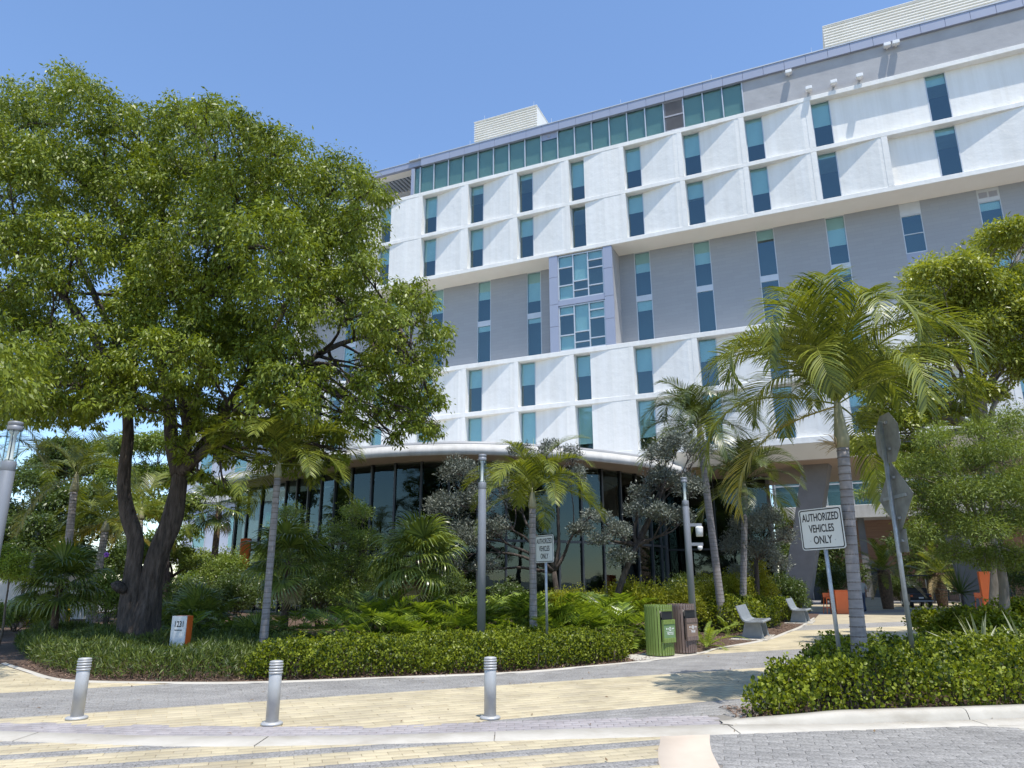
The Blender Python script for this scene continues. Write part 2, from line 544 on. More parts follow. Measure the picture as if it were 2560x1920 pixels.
M['leaf_lime'] = leafmat('bright lime leaf', (0.10, 0.16, 0.016), (0.27, 0.34, 0.05), 0.45, 0.34, 0.4)
M['leaf_shrub'] = leafmat('green shrub leaf', (0.055, 0.091, 0.017), (0.228, 0.295, 0.054), 0.4, 0.3, 0.5)
M['frond'] = leafmat('palm frond green', (0.051, 0.082, 0.012), (0.220, 0.247, 0.034), 0.40, 0.28, 0.5)
M['frond_dark'] = leafmat('dark palm frond', (0.038, 0.059, 0.015), (0.118, 0.150, 0.033), 0.36, 0.24, 0.6)
M['frond_yellow'] = leafmat('yellowing palm frond', (0.13, 0.13, 0.016), (0.36, 0.28, 0.035), 0.4, 0.3, 0.5)
M['fan'] = leafmat('fan palm leaf', (0.061, 0.098, 0.020), (0.195, 0.244, 0.049), 0.3, 0.24, 0.6)
M['fan_dry'] = leafmat('dry fan leaf', (0.22, 0.16, 0.07), (0.42, 0.33, 0.17), 0.7, 0.2, 0.3, (1, 1, 0.8))
M['philo'] = leafmat('philodendron leaf', (0.059, 0.107, 0.015), (0.259, 0.343, 0.048), 0.36, 0.3, 0.5)
M['agave'] = leafmat('striped agave leaf', (0.20, 0.23, 0.12), (0.42, 0.42, 0.27), 0.45, 0.15, 0.4)
M['flower'] = pmat('purple flower', (0.35, 0.10, 0.55), (0.45, 0.16, 0.65), 0.6, 5.0)

# =================================================================== GROUND
def inpoly(x, y, poly):
    c = False
    j = len(poly) - 1
    for i in range(len(poly)):
        xi, yi = poly[i]
        xj, yj = poly[j]
        if (yi > y) != (yj > y) and x < (xj - xi) * (y - yi) / (yj - yi) + xi:
            c = not c
        j = i
    return c


def interp(poly, x):
    xs = [p[0] for p in poly]
    ys = [p[1] for p in poly]
    return float(np.interp(x, xs, ys))


def smooth_line(pts, n):
    """Catmull-Rom through pts, n points in each span"""
    out = []
    P_ = [np.array(p, float) for p in pts]
    for i in range(len(P_) - 1):
        p0 = P_[max(i - 1, 0)]
        p1, p2 = P_[i], P_[i + 1]
        p3 = P_[min(i + 2, len(P_) - 1)]
        for k in range(n):
            t = k / n
            out.append(0.5 * ((2 * p1) + (-p0 + p2) * t + (2 * p0 - 5 * p1 + 4 * p2 - p3) * t * t + (-p0 + 3 * p1 - 3 * p2 + p3) * t ** 3))
    out.append(P_[-1])
    return out


BED = [(-10.54, 15.77), (-9.13, 14.37), (-8.02, 13.31), (-7.22, 12.9), (-5.76, 12.68), (-4.22, 12.68), (-2.22, 13.19), (-0.02, 13.84),
       (1.3, 14.66), (2.5, 15.52), (2.97, 15.93), (4.3, 17.37), (5.02, 18.54), (7.07, 21.15), (8.8, 24.2), (10.51, 27.39), (13.2, 33)]
BED_POLY = BED + [(15.0, 37), (12, 44), (-20, 52), (-26, 36), (-16, 22.5)]
ISLAND = [(2.52, 9.02), (3.25, 10.25), (4.6, 12.4), (6.5, 15.0), (9, 18.2), (13, 22.7), (17, 27.5), (20, 32)]
ISLAND_POLY = ISLAND + [(34, 32), (34, 14), (9, 9.95), (5.43, 9.36), (3.46, 9.08)]
SB = [(-14, 10.2), (-9, 9.3), (-5.75, 8.79), (-4.75, 8.63), (-4.05, 8.51), (-2.76, 8.45), (-1.4, 8.49), (0, 8.69), (2.35, 9.01), (3.46, 8.96), (5.43, 9.22), (9, 9.8), (14, 10.6)]
SF = [(-14, 9.75), (-9, 8.85), (-5.39, 8.28), (-4.33, 8.12), (-3.43, 7.98), (-2.6, 7.98), (-1.45, 8.05), (0, 8.2), (1.56, 8.37), (2.76, 8.54), (4.11, 8.73), (5.83, 8.97), (9, 9.45), (14, 10.2)]
TB = [(-14, 10.8), (-9, 9.9), (-6.18, 9.43), (-4.82, 9.23), (-2.96, 9.02), (-1.5, 9.03), (-0.02, 9.31), (2.71, 9.7)]
RIB_L = [(5.0, 1.55), (6.0, 1.36), (7.05, 1.30), (7.33, 1.33), (7.75, 1.41), (8.1, 1.5), (8.6, 1.60)]     # (y, x)
RIB_R = [(5.0, 2.1), (6.0, 1.88), (7.04, 1.83), (7.69, 1.93), (8.1, 2.02), (8.7, 2.18)]

gr = MB().add([(-900, -900, -0.06), (900, -900, -0.06), (900, 1600, -0.06), (-900, 1600, -0.06)], [(0, 1, 2, 3)]).build('ground', M['ground'])
tag(gr, kind='structure')
plaza = MB().add([(-40, 8.3, -0.012), (40, 8.3, -0.012), (60, 80, -0.012), (-60, 80, -0.012)], [(0, 1, 2, 3)]).build('pavement', M['joint'])
tag(plaza, kind='structure')
road = MB().add([(-40, -8, -0.016), (40, -8, -0.016), (40, 9.9, -0.016), (-40, 9.9, -0.016)], [(0, 1, 2, 3)]).build('road', M['joint'])
tag(road, kind='structure')


def in_view(x, y, mx=0.3):
    return abs(x) < (0.735 + 0.02) * y + mx


def paver_unit(L, W, t=0.03, b=0.0025):
    """one paver, centred, top at z=0: chamfered slab"""
    x, y = L / 2, W / 2
    vs = [(-x, -y, -t), (x, -y, -t), (x, y, -t), (-x, y, -t), (-x, -y, -b), (x, -y, -b), (x, y, -b), (-x, y, -b),
          (-x + b, -y + b, 0), (x - b, -y + b, 0), (x - b, y - b, 0), (-x + b, y - b, 0)]
    fs = [(8, 9, 10, 11)]
    for l in (0, 4):
        fs += [(l + i, l + (i + 1) % 4, l + 4 + (i + 1) % 4, l + 4 + i) for i in range(4)]
    return np.array(vs), np.array(fs)


def field(ang, ox, oy, row, L, wr, tr, inside, colour, joint=0.0045, shift=0.5):
    """paver centres of a running-bond field: (x, y, material key)"""
    ca, sa = math.cos(ang), math.sin(ang)
    res = []
    for j in range(int(wr[0] / row), int(wr[1] / row)):
        w = (j + 0.5) * row
        off = (j % 2) * shift * L + rnd.uniform(-0.04, 0.04) * L
        for i in range(int(tr[0] / L), int(tr[1] / L)):
            t = (i + 0.5) * L + off
            x = ox + t * ca - w * sa
            y = oy + t * sa + w * ca
            if inside(x, y):
                res.append((x, y, colour(x, y, w, j), ang))
    return res, (L - joint, row - joint)


def angA_col(x, y, w, j):
    if w < -2.72 or 0 <= w < 2.55 or 7.6 <= w < 9.6:
        return 'paver_grey'
    return 'paver_yellow'


def insideA(x, y):
    if y > 19.5 or not in_view(x, y, 0.6):
        return False
    if x < 2.75 and y < interp(TB, x) - 0.06:
        return False
    if x >= 2.2 and inpoly(x, y, ISLAND_POLY):
        return False
    if y < 9.0 + 0.3 * max(0, x):
        pass
    if inpoly(x, y, BED_POLY) and inpoly(x, y + -0.25, BED_POLY) and inpoly(x - 0.2, y, BED_POLY) and inpoly(x + 0.25, y, BED_POLY):
        return False
    if x > 2.2 and y < 9.0 + (x - 2.35) * 1.5 and x > 2.35 + (y - 9.01) * 0.66:
        return False
    return True


def insideB(x, y):
    if y < 5.6 or y > interp(SF, x) + 0.07 or not in_view(x, y, 0.6):
        return False
    return x < float(np.interp(y, [p[0] for p in RIB_L], [p[1] for p in RIB_L])) + 0.08


def insideC(x, y):
    if y < 5.6 or y > interp(SF, x) + 0.07 or not in_view(x, y, 0.6):
        return False
    return x > float(np.interp(y, [p[0] for p in RIB_R], [p[1] for p in RIB_R])) - 0.08


aB = math.atan(0.325)
fieldsdef = [
    field(math.atan(0.457), -6.29, 9.58, 0.17, 0.34, (-5, 14), (-9, 18), insideA, angA_col),
    field(aB, -0.01, 7.62, 0.12, 0.25, (-4, 5), (-10, 6), insideB, lambda x, y, w, j: 'paver_grey' if (j + 1) % 6 in (0, 1) else 'paver_yellow'),
    field(R(-16), 4.0, 8.0, 0.15, 0.30, (-5, 6), (-6, 9), insideC,
          lambda x, y, w, j: 'concrete' if x > 5.3 + (8.9 - y) * 1.3 else 'paver_grey'),
]
allp = []
for res, dim in fieldsdef:
    for x, y, c, a in res:
        allp.append((x, y, c, a, dim))
def vis(p):
    # shows in the photograph: inside the frame and largest on it
    x, y = p[0], p[1]
    return y > 7.0 and abs(x) < 0.70 * y + 0.2
order = sorted(allp, key=lambda p: (not vis(p), p[1]))
unit_cache = {}
count = {}
for n_, p in enumerate(order):
    x, y, c, a, dim = p
    host = plaza if dim == fieldsdef[0][1] else road
    if n_ < 280:
        k = (c, dim)
        if k not in unit_cache:
            V, F = paver_unit(*dim)
            unit_cache[k] = npmesh('paver', V, F, M[c])
        obj('paver', unit_cache[k], None, host, (x, y, rnd.uniform(-0.002, 0.001)), (0, 0, a + rnd.uniform(-0.006, 0.006)))
groups = {}
for p in order[280:]:
    host = 'plaza' if p[4] == fieldsdef[0][1] else 'road'
    groups.setdefault((host, p[2], p[4], p[3]), []).append(p)
for (host, c, dim, a), ps in groups.items():
    V, F = paver_unit(*dim)
    ca, sa = math.cos(a), math.sin(a)
    Vr = V @ np.array([[ca, sa, 0], [-sa, ca, 0], [0, 0, 1]])
    P_ = np.array([(q[0], q[1], rnd.uniform(-0.0015, 0.0005)) for q in ps])
    VV = (P_[:, None, :] + Vr[None]).reshape(-1, 3)
    FF = (F[None] + (np.arange(len(ps)) * len(V))[:, None, None]).reshape(-1, 4)
    tint = np.repeat(RS.uniform(0.02, 1, len(ps)), len(V))
    o = obj('paver_field', npmesh('paver_field', VV, FF, M[c], tint=tint), None, plaza if host == 'plaza' else road)
    tag(o, kind='stuff')

# far paving, beyond where single pieces can be told apart: bands of the same two pavers
def band(w0, w1, y0, mat, z):
    ca, sa = math.cos(math.atan(0.457)), math.sin(math.atan(0.457))
    vs = []
    for t, w in ((-40, w0), (70, w0), (70, w1), (-40, w1)):
        vs.append((-6.29 + t * ca - w * sa, 9.58 + t * sa + w * ca, z))
    return MB().add(vs, [(0, 1, 2, 3)]).build('paved_band', M[mat], plaza)
for w0, w1, mt in ((-3.5, -2.72, 'paver_grey'), (-2.72, 0, 'paver_yellow'), (0, 2.55, 'paver_grey'), (2.55, 7.6, 'paver_yellow'), (7.6, 9.6, 'paver_grey'), (9.6, 15.5, 'paver_yellow'), (15.5, 18, 'paver_grey'), (18, 26, 'paver_yellow'), (26, 60, 'paver_grey')):
    o = band(w0, w1, 0, mt, -0.0085)

# small pinkish pavers along the flush kerb, in rows that follow the curve
V, F = [], []
tints = []
nrow = 5
xs = np.arange(-9.2, 2.55, 0.19)
for i in range(len(xs) - 1):
    for r_ in range(nrow):
        o_ = 0.095 if r_ % 2 else 0
        c4 = []
        for xx, rr in ((xs[i] + o_, r_), (xs[i + 1] + o_, r_), (xs[i + 1] + o_, r_ + 1), (xs[i] + o_, r_ + 1)):
            a_, b_ = interp(SB, xx), min(interp(TB, xx), 99)
            c4.append((xx, a_ + (b_ - a_) * rr / nrow))
        cx = sum(q[0] for q in c4) / 4
        cy = sum(q[1] for q in c4) / 4
        z = rnd.uniform(-0.0015, 0.001)
        b = len(V)
        g = 0.965
        for q in c4:
            V.append((cx + (q[0] - cx) * 0.975, cy + (q[1] - cy) * 0.955, z - 0.004))
        for q in c4:
            V.append((cx + (q[0] - cx) * 0.94, cy + (q[1] - cy) * 0.90, z))
        for q in c4:
            V.append((cx + (q[0] - cx) * 0.975, cy + (q[1] - cy) * 0.955, z - 0.02))
        F += [(b + 4, b + 5, b + 6, b + 7)]
        for k in range(4):
            k2 = (k + 1) % 4
            F += [(b + k, b + k2, b + 4 + k2, b + 4 + k), (b + 8 + k, b + 8 + k2, b + k2, b + k)]
        tints += [rnd.uniform(0.02, 1)] * 12
tag(obj('small_paver_strip', npmesh('small_paver_strip', V, F, M['paver_pink'], tint=tints), None, plaza), kind='stuff')

# flush concrete kerb in cast sections
kerb = D.objects.new('kerb', None)
COL.objects.link(kerb)
tag(kerb, kind='structure')
cuts = [-14, -9.4, -5.25, -2.62, -0.2, 2.45, 5.38, 8.6, 14]
for a, b in zip(cuts[:-1], cuts[1:]):
    n = 10
    V, F = [], []
    for i in range(n + 1):
        x = a + 0.006 + (b - a - 0.012) * i / n
        f_, k_ = interp(SF, x), interp(SB, x)
        sh = -0.18 if x < 2 else 0.0
        V += [(x, f_, -0.01), (x, f_ + 0.012, 0.005), (x + sh * 0, k_ - 0.012, 0.009), (x, k_, -0.01)]
    for i in range(n):
        for k in range(3):
            q = i * 4 + k
            F.append((q, q + 4, q + 5, q + 1))
    obj('kerb_section', npmesh('kerb_section', V, F, M['concrete']), None, kerb)
# tan concrete ribbon that crosses the road
V, F = [], []
yy = np.linspace(5.0, 8.62, 24)
for y in yy:
    l = float(np.interp(y, [p[0] for p in RIB_L], [p[1] for p in RIB_L]))
    r_ = float(np.interp(y, [p[0] for p in RIB_R], [p[1] for p in RIB_R]))
    V += [(l, y, -0.01), (l + 0.008, y, 0.003), (r_ - 0.008, y, 0.003), (r_, y, -0.01)]
for i in range(len(yy) - 1):
    for k in range(3):
        F.append((i * 4 + k, i * 4 + k + 1, i * 4 + 5 + k, i * 4 + 4 + k))
obj('concrete_ribbon', npmesh('concrete_ribbon', V, F, M['concrete_tan']), None, road)

# raised kerb round the right-hand island, sloping down to its nose
def kerb_run(pts, heights, wid, name, parent, side=1):
    V, F = [], []
    P_ = [Vector((p[0], p[1], 0)) for p in pts]
    for i, p in enumerate(P_):
        t = (P_[min(i + 1, len(P_) - 1)] - P_[max(i - 1, 0)]).normalized()
        nrm = Vector((-t.y, t.x, 0)) * side
        h = heights[i]
        for o_, z in ((0.0, -0.01), (0.025, h * 0.55), (0.05, h * 0.9), (0.085, h), (wid, h), (wid, -0.01)):
            q = p + nrm * o_
            V.append((q.x, q.y, z + 0.004))
    for i in range(len(P_) - 1):
        for k in range(5):
            F.append((i * 6 + k, i * 6 + 6 + k, i * 6 + 7 + k, i * 6 + 1 + k) if side == 1 else (i * 6 + k, i * 6 + 1 + k, i * 6 + 7 + k, i * 6 + 6 + k))
    return obj(name, npmesh(name, V, F, M['concrete'], smooth=False), None, parent)

kl = smooth_line([(2.42, 9.0), (2.9, 8.99), (3.46, 8.985), (4.4, 9.1), (5.38, 9.235)], 6)
kh = [0.012 + 0.10 * min(1, max(0, (p[0] - 2.5) / 1.35)) ** 0.8 for p in kl]
kerb_run(kl, kh, 0.22, 'raised_kerb', kerb)
kl2 = smooth_line([(5.39, 9.237), (7, 9.5), (9, 9.83), (14, 10.65)], 5)
kerb_run(kl2, [0.112] * len(kl2), 0.22, 'raised_kerb', kerb)
kl3 = smooth_line([(2.36, 9.015)] + ISLAND[1:], 6)
kerb_run(kl3, [0.012] * len(kl3), 0.17, 'flush_edging', kerb, side=-1)
kl4 = smooth_line(BED, 5)
kerb_run(kl4, [0.016] * len(kl4), 0.10, 'bed_edging', kerb)

# planting beds
def soil(name, poly, z, cx, cy):
    return tag(MB().add([(p[0], p[1], z) for p in poly], [tuple(range(len(poly)))]).build(name, M['mulch']), kind='structure')
bed = soil('planting_bed', BED_POLY, 0.006, 0, 0)
isl = soil('planting_island', ISLAND_POLY[::1], 0.0065, 0, 0)
# loose bark chips where the mulch shows
def chips(poly_pts, n, z0=0.012):
    pos = np.array([(x, y, z0 + RS.uniform(0, 0.02)) for x, y in poly_pts])
    return pos

def unit(v):
    return v / (np.linalg.norm(v, axis=1, keepdims=True) + 1e-9)

def scatter(name, tv, tf, pos, X, Z, sc, mat, tint=None, smooth=False):
    n = len(pos)
    X = unit(X)
    Y = unit(np.cross(Z, X))
    Z = np.cross(X, Y)
    Mx = np.stack([X, Y, Z], axis=2)
    V = pos[:, None, :] + sc[:, None, None] * np.einsum('nij,kj->nki', Mx, tv)
    k = len(tv)
    F = (tf[None] + (np.arange(n) * k)[:, None, None]).reshape(-1, tf.shape[1])
    if tint is None:
        tint = RS.uniform(0, 1, n)
    return npmesh(name, V.reshape(-1, 3), F, mat, smooth, np.repeat(tint, k))

pts = []
while len(pts) < 9000:
    i = RS.randint(0, len(BED) - 1)
    a, b = np.array(BED[i]), np.array(BED[i + 1])
    t = RS.uniform()
    p = a + (b - a) * t
    d = b - a
    nn = np.array([-d[1], d[0]]) / np.linalg.norm(d)
    if RS.uniform() > np.linalg.norm(d) / 4.0:
        continue
    wmax = 1.0 if p[0] < -4 else (2.2 if p[0] > 2.8 else 0.6)
    p = p + nn * RS.uniform(0.12, wmax)
    pts.append((p[0], p[1]))
for i in range(900):
    pts.append((RS.uniform(2.7, 3.6), RS.uniform(9.15, 10.2)))
pos = np.array([(x, y, 0.012 + RS.uniform(0, 0.018)) for x, y in pts])
n = len(pos)
chv = np.array([(0, -.12, 0), (1, -.15, 0.05), (1, .12, 0.08), (0, .16, 0.02)])
chf = np.array([(0, 1, 2, 3)])
mch = pmat('bark chip', (0.05, 0.026, 0.017), (0.30, 0.20, 0.14), 0.9, 18.0)
X = np.stack([RS.normal(size=n), RS.normal(size=n), RS.normal(size=n) * 0.25], 1)
Z = np.stack([RS.normal(size=n) * 0.3, RS.normal(size=n) * 0.3, np.ones(n)], 1)
tag(obj('bark_chips', scatter('bark_chips', chv, chf, pos, X, Z, RS.uniform(0.02, 0.07, n), mch), None, bed), kind='stuff')

pts = []
while len(pts) < 150:
    x, y = RS.uniform(-9, 6), RS.uniform(7.1, 17)
    if not inpoly(x, y, BED_POLY) and not inpoly(x, y, ISLAND_POLY) and (RS.uniform() < 0.35 or abs(y - 13.2) < 1.2):
        pts.append((x, y))
pos = np.array([(x, y, 0.008 + RS.uniform(0, 0.006)) for x, y in pts])
n = len(pos)
X = np.stack([RS.normal(size=n), RS.normal(size=n), RS.normal(size=n) * 0.2], 1)
Z = np.stack([RS.normal(size=n) * 0.3, RS.normal(size=n) * 0.3, np.ones(n)], 1)
dl = pmat('dry leaf', (0.10, 0.06, 0.03), (0.26, 0.17, 0.08), 0.8, 12.0)
tag(obj('fallen_leaves', scatter('fallen_leaves', np.array([(0, 0, 0), (.4, .2, .05), (1, 0, .02), (.4, -.2, .06)]), chf, pos, X, Z, RS.uniform(0.03, 0.075, n), dl), None, plaza), kind='stuff')

# concrete pads under bins and benches
tag(MB().prism([(2.52, 15.72), (3.0, 16.1), (4.25, 17.45), (3.75, 18.0), (2.35, 16.75)], -0.01, 0.022).build('pad', M['concrete'], bed), None)

# =================================================================== MAIN BUILDING
TH = 1.153827
BX, BY = -2.0, 42.3
bld = empty('main_building', (BX, BY, 0), 'large white and grey campus building with faceted bays and tall teal windows', 'building', rz=TH - math.pi / 2)
BAY = 3.52
def colx(k):
    return -0.94 + BAY * (k - 2)
WW = 0.97
SL, SR = -14.8, 40.0
ND = 0.42      # depth of the window plane behind the wall face

# window assembly: frame (part) with pane and blind (sub-parts)
win_cache = {}
def window(x, z0, z1, y, drop, w=WW, glass='glass', bars=(), fr=0.045, parent=None, interior=True):
    h = z1 - z0
    key = (round(w, 2), round(h, 2), bars, glass)
    if key not in win_cache:
        f = MB()
        f.box(0, fr, -0.04, 0.06, 0, h).box(w - fr, w, -0.04, 0.06, 0, h)
        f.box(fr, w - fr, -0.038, 0.058, 0, fr).box(fr, w - fr, -0.038, 0.058, h - fr, h)
        for b_ in bars:
            f.box(fr, w - fr, -0.03, 0.05, h * b_ - 0.02, h * b_ + 0.02)
        pm = MB().box(fr, w - fr, 0.0, 0.012, fr, h - fr).mesh('pane', M[glass])
        bm = MB().box(fr + 0.01, w - fr - 0.01, 0.08, 0.086, -1, 0).mesh('blind', M['blind'])
        win_cache[key] = (f.mesh('window', M['alu']), pm, bm)
    fm, pm, bm = win_cache[key]
    o = obj('window', fm, None, parent or bld, (x, y, z0))
    obj('pane', pm, None, o)
    if drop > 0.02:
        obj('blind', bm, None, o, (0, 0, h - fr), None, (1, 1, (h - 2 * fr) * drop))
    return o

def wall_panel(x0, x1, z0, z1, ya, yb, mat='stucco', name='wall_panel', crease=None):
    """folded wall facet between two ledges: set back ya at its left, yb at its right"""
    m = MB()
    n = 6
    xs = [x0 + (x1 - x0) * i / n for i in range(n + 1)]
    def yy_(x):
        t = (x - x0) / (x1 - x0)
        if crease:
            return ya + (yb - ya) * min(1, t / crease)
        return ya + (yb - ya) * t
    if crease:
        xs = sorted(set(xs + [x0 + (x1 - x0) * crease]))
    vs, fs = [], []
    for x in xs:
        vs += [(x, yy_(x), z0), (x, yy_(x), z1)]
    for i in range(len(xs) - 1):
        fs.append((2 * i, 2 * i + 2, 2 * i + 3, 2 * i + 1))
    m.add(vs, fs)
    return m.build(name, M[mat], bld)

def pier(x0, x1, z0, z1, d=0.5):
    return MB().box(x0, x1, 0.0, d, z0, z1).build('pier', M['stucco'], bld)

def ledge(x0, x1, z0, z1, y0=-0.002, y1=2.6, mat='stucco', name='ledge'):
    return MB().extrude([(y0 + 0.02, z0), (y1, z0), (y1, z1), (y0 + 0.015, z1), (y0, z1 - 0.015), (y0, z0 + 0.02)], 'x', x0, x1).build(name, M[mat], bld)

dropA = {-1: .3, 0: .45, 1: .52, 2: .2, 3: .12, 4: .6, 5: .52, 6: .5, 7: .58, 8: .5, 9: .2, 10: .4, 11: .5}
dropB = {-1: .5, 0: .4, 1: .55, 2: .5, 3: .42, 4: .0, 5: .4, 6: .35, 7: .55, 8: .1, 9: .12, 10: .3, 11: .5}
dropE = {-1: .3, 0: .5, 1: .45, 2: .42, 3: .5, 4: .45, 5: .5, 6: .45, 7: .3, 8: .5, 9: .4, 10: .5}
dropF = {-1: .5, 0: .8, 1: .55, 2: .75, 3: .7, 4: .78, 5: .75, 6: .6, 7: .1, 8: .5, 9: .4, 10: .5}

def white_row(z0, z1, drops, ks, end=None):
    for idx, k in enumerate(ks):
        x = colx(k)
        nxt = colx(k + 1) - 0.28
        if k == ks[-1]:
            nxt = end if end is not None else SR
        pier(x - 0.28, x, z0, z1)
        window(x, z0, z1, ND, drops.get(k, .4))
        if k % 4 == 0:
            wall_panel(x + WW, nxt, z0, z1, 0.10, 0.012, crease=0.55)
            MB().box(x + WW, x + WW + 0.015, 0.1, ND + 0.06, z0, z1).build('reveal', M['stucco'], bld)
        else:
            wall_panel(x + WW, nxt, z0, z1, ND - 0.02, 0.02, crease=0.9)

# upper white band: floors five and six
ZA0, ZA1, ZB0, ZB1 = 24.14, 27.06, 20.99, 23.88
ledge(SL, SR, 20.72, 20.99)
ledge(SL, SR, 23.88, 24.14)
ledge(SL, SR, 27.06, 27.33)
white_row(ZB0, ZB1, dropB, list(range(-1, 8)), colx(8) - 0.28)
white_row(ZA0, ZA1, dropA, list(range(-1, 8)), colx(8) - 0.28)
# wide bays at the right of the upper band
x8 = colx(8)
pier(x8 - 0.28, x8, ZA0, ZA1)
window(x8, ZA0, ZA1, ND, .5)
x9 = 25.72
wall_panel(x8 + WW, x9, ZA0, ZA1, ND - 0.02, ND - 0.02)
window(x9, ZA0, ZA1, ND, .2)
wall_panel(x9 + WW, 33.0, ZA0, ZA1, ND - 0.02, ND - 0.02)
pier(33.0, 33.3, ZA0, ZA1)
window(33.3, ZA0, ZA1, ND, .4)
wall_panel(33.3 + WW, SR, ZA0, ZA1, ND - 0.02, 0.02)
pier(x8 - 0.28, x8, ZB0, ZB1)
window(x8, ZB0, ZB1, ND, .08)
wall_panel(x8 + WW, 23.3, ZB0, ZB1, ND - 0.02, 0.02, crease=0.92)
pier(23.3, 23.58, ZB0, ZB1)
wall_panel(23.58, x9, ZB0, ZB1, ND - 0.02, ND - 0.02)
window(x9, ZB0, ZB1, ND, .12)
wall_panel(x9 + WW, 29.9, ZB0, ZB1, ND - 0.02, 0.02, crease=0.92)
pier(29.9, 30.18, ZB0, ZB1)
window(30.18, ZB0, ZB1, ND, .3)
wall_panel(30.18 + WW, SR, ZB0, ZB1, ND - 0.02, 0.02)

# soffit of the overhang
MB().add([(SL, 0.02, 20.715), (SR, 0.02, 20.715), (SR, 1.7, 20.70), (SL, 1.7, 20.70)], [(0, 3, 2, 1)]).build('soffit', M['soffit'], bld)

# recessed grey storeys
GY = 1.65
def grey_col(x0, x1):
    MB().box(x0, x1, GY, GY + 0.3, 14.5, 20.71).build('grey_wall', M['grey_block'], bld)
dropC = {-1: .5, 0: .7, 1: .6, 2: .45, 3: .7, 5: .45, 6: .5, 7: .2, 8: .6, 9: .0, 10: .2, 11: .3}
dropD = {-1: .5, 0: .3, 1: .4, 2: .12, 3: .1, 5: .2, 6: .0, 7: .0, 8: .1, 9: .1, 10: .3, 11: .3}
gx = {k: -1.0 + 3.515 * (k - 2) for k in range(-1, 8)}
gx[8] = 20.2; gx[9] = 23.8; gx[10] = 27.3; gx[11] = 31.0; gx[12] = 34.6
ks = [-1, 0, 1, 2, 3, 5, 6, 7, 8, 9, 10, 11, 12]
prev = SL
for k in ks:
    x = gx[k]
    grey_col(prev, x)
    if k in (9, 10):
        MB().box(x, x + WW, GY + 0.02, GY + 0.3, 20.0, 20.69).build('spandrel', M['alu'], bld)
        if k == 10:
            for q in (0.08, 0.52):
                g_ = MB().box(x + q, x + q + 0.36, GY - 0.005, GY + 0.04, 20.2, 20.5)
                for s_ in range(5):
                    g_.box(x + q + 0.02, x + q + 0.34, GY - 0.02, GY - 0.006, 20.22 + s_ * 0.055, 20.25 + s_ * 0.055)
                g_.build('vent_grille', M['louvre'], bld)
        window(x, 17.85, 19.99, GY + 0.06, dropC.get(k, .3), bars=(0.5,) if k == 9 else ())
        MB().box(x, x + WW, GY + 0.03, GY + 0.3, 17.25, 17.85).build('spandrel', M['blue_panel'], bld)
        window(x, 14.6, 17.25, GY + 0.06, dropD.get(k, .3))
    else:
        window(x, 17.87, 20.69, GY + 0.06, dropC.get(k, .3))
        MB().box(x, x + WW, GY + 0.02, GY + 0.3, 17.6, 17.87).build('spandrel', M['alu'], bld)
        window(x, 14.6, 17.6, GY + 0.06, dropD.get(k, .3))
    prev = x + WW
grey_col(prev, SR)

# projecting bay with a gridded window between blue grey panels
def bay_glass(x0, x1, z0, z1, cuts):
    W3 = (x1 - x0)
    cw = W3 / 3
    fr = MB()
    t = 0.035
    for i in range(4):
        xx = x0 + cw * i
        fr.box(xx - t, xx + t, 0.10, 0.24, z0, z1)
    fr.box(x0 + t, x1 - t, 0.102, 0.238, z0 - t, z0 + t).box(x0 + t, x1 - t, 0.102, 0.238, z1 - t, z1 + t)
    w_ = None
    for i, cs in enumerate(cuts):
        for c in cs:
            zz = z1 - (z1 - z0) * c
            fr.box(x0 + cw * i + t, x0 + cw * (i + 1) - t, 0.105, 0.235, zz - t, zz + t)
    w_ = fr.build('window', M['alu'], bld)
    for i, cs in enumerate(cuts):
        e = [0] + list(cs) + [1]
        for a, b in zip(e[:-1], e[1:]):
            MB().box(x0 + cw * i + t, x0 + cw * (i + 1) - t, 0.16, 0.172, z1 - (z1 - z0) * b + t, z1 - (z1 - z0) * a - t).build('pane', M['glass'], w_)
            if a < 0.2 or rnd.random() < 0.25:
                MB().box(x0 + cw * i + t + .01, x0 + cw * (i + 1) - t - .01, 0.26, 0.266, z1 - (z1 - z0) * b + t, z1 - (z1 - z0) * a - t).build('blind', M['blind'], w_)
XB0, XB1, XB2, XB3 = 4.66, 5.2, 8.08, 8.62
for x0, x1 in ((XB0, XB1), (XB2, XB3)):
    for z0, z1 in ((14.56, 16.15), (16.17, 17.55), (17.57, 19.3), (19.32, 20.70)):
        MB().bbox(x0, x1, 0.03, 0.2, z0, z1, 0.008).build('metal_panel', M['blue_panel'], bld)
MB().box(XB3 - 0.12, XB3 - 0.01, 0.2, GY + 0.1, 14.56, 20.70).build('bay_return', M['grey_stucco'], bld)
MB().box(XB0 + 0.01, XB0 + 0.12, 0.2, GY + 0.1, 14.56, 20.70).build('bay_return', M['grey_stucco'], bld)
MB().box(XB1, XB2, 0.06, 0.3, 17.42, 17.75).build('metal_panel', M['blue_panel'], bld)
bay_glass(XB1 + .04, XB2 - .04, 17.80, 20.62, ((.27, .68), (.62, .83), (.2, .38, .77)))
bay_glass(XB1 + .04, XB2 - .04, 14.62, 17.36, ((.2, .66), (.62, .85), (.17, .36, .8)))

# lower white band: floors two and three
ZE0, ZE1, ZF0, ZF1 = 11.5, 14.28, 8.42, 11.22
ledge(SL, SR, 14.28, 14.56, y1=2.6)
ledge(SL, SR, 11.22, 11.5)
ledge(SL, SR, 8.1, 8.42)
white_row(ZE0, ZE1, dropE, list(range(-1, 11)))
white_row(ZF0, ZF1, dropF, list(range(-1, 11)))
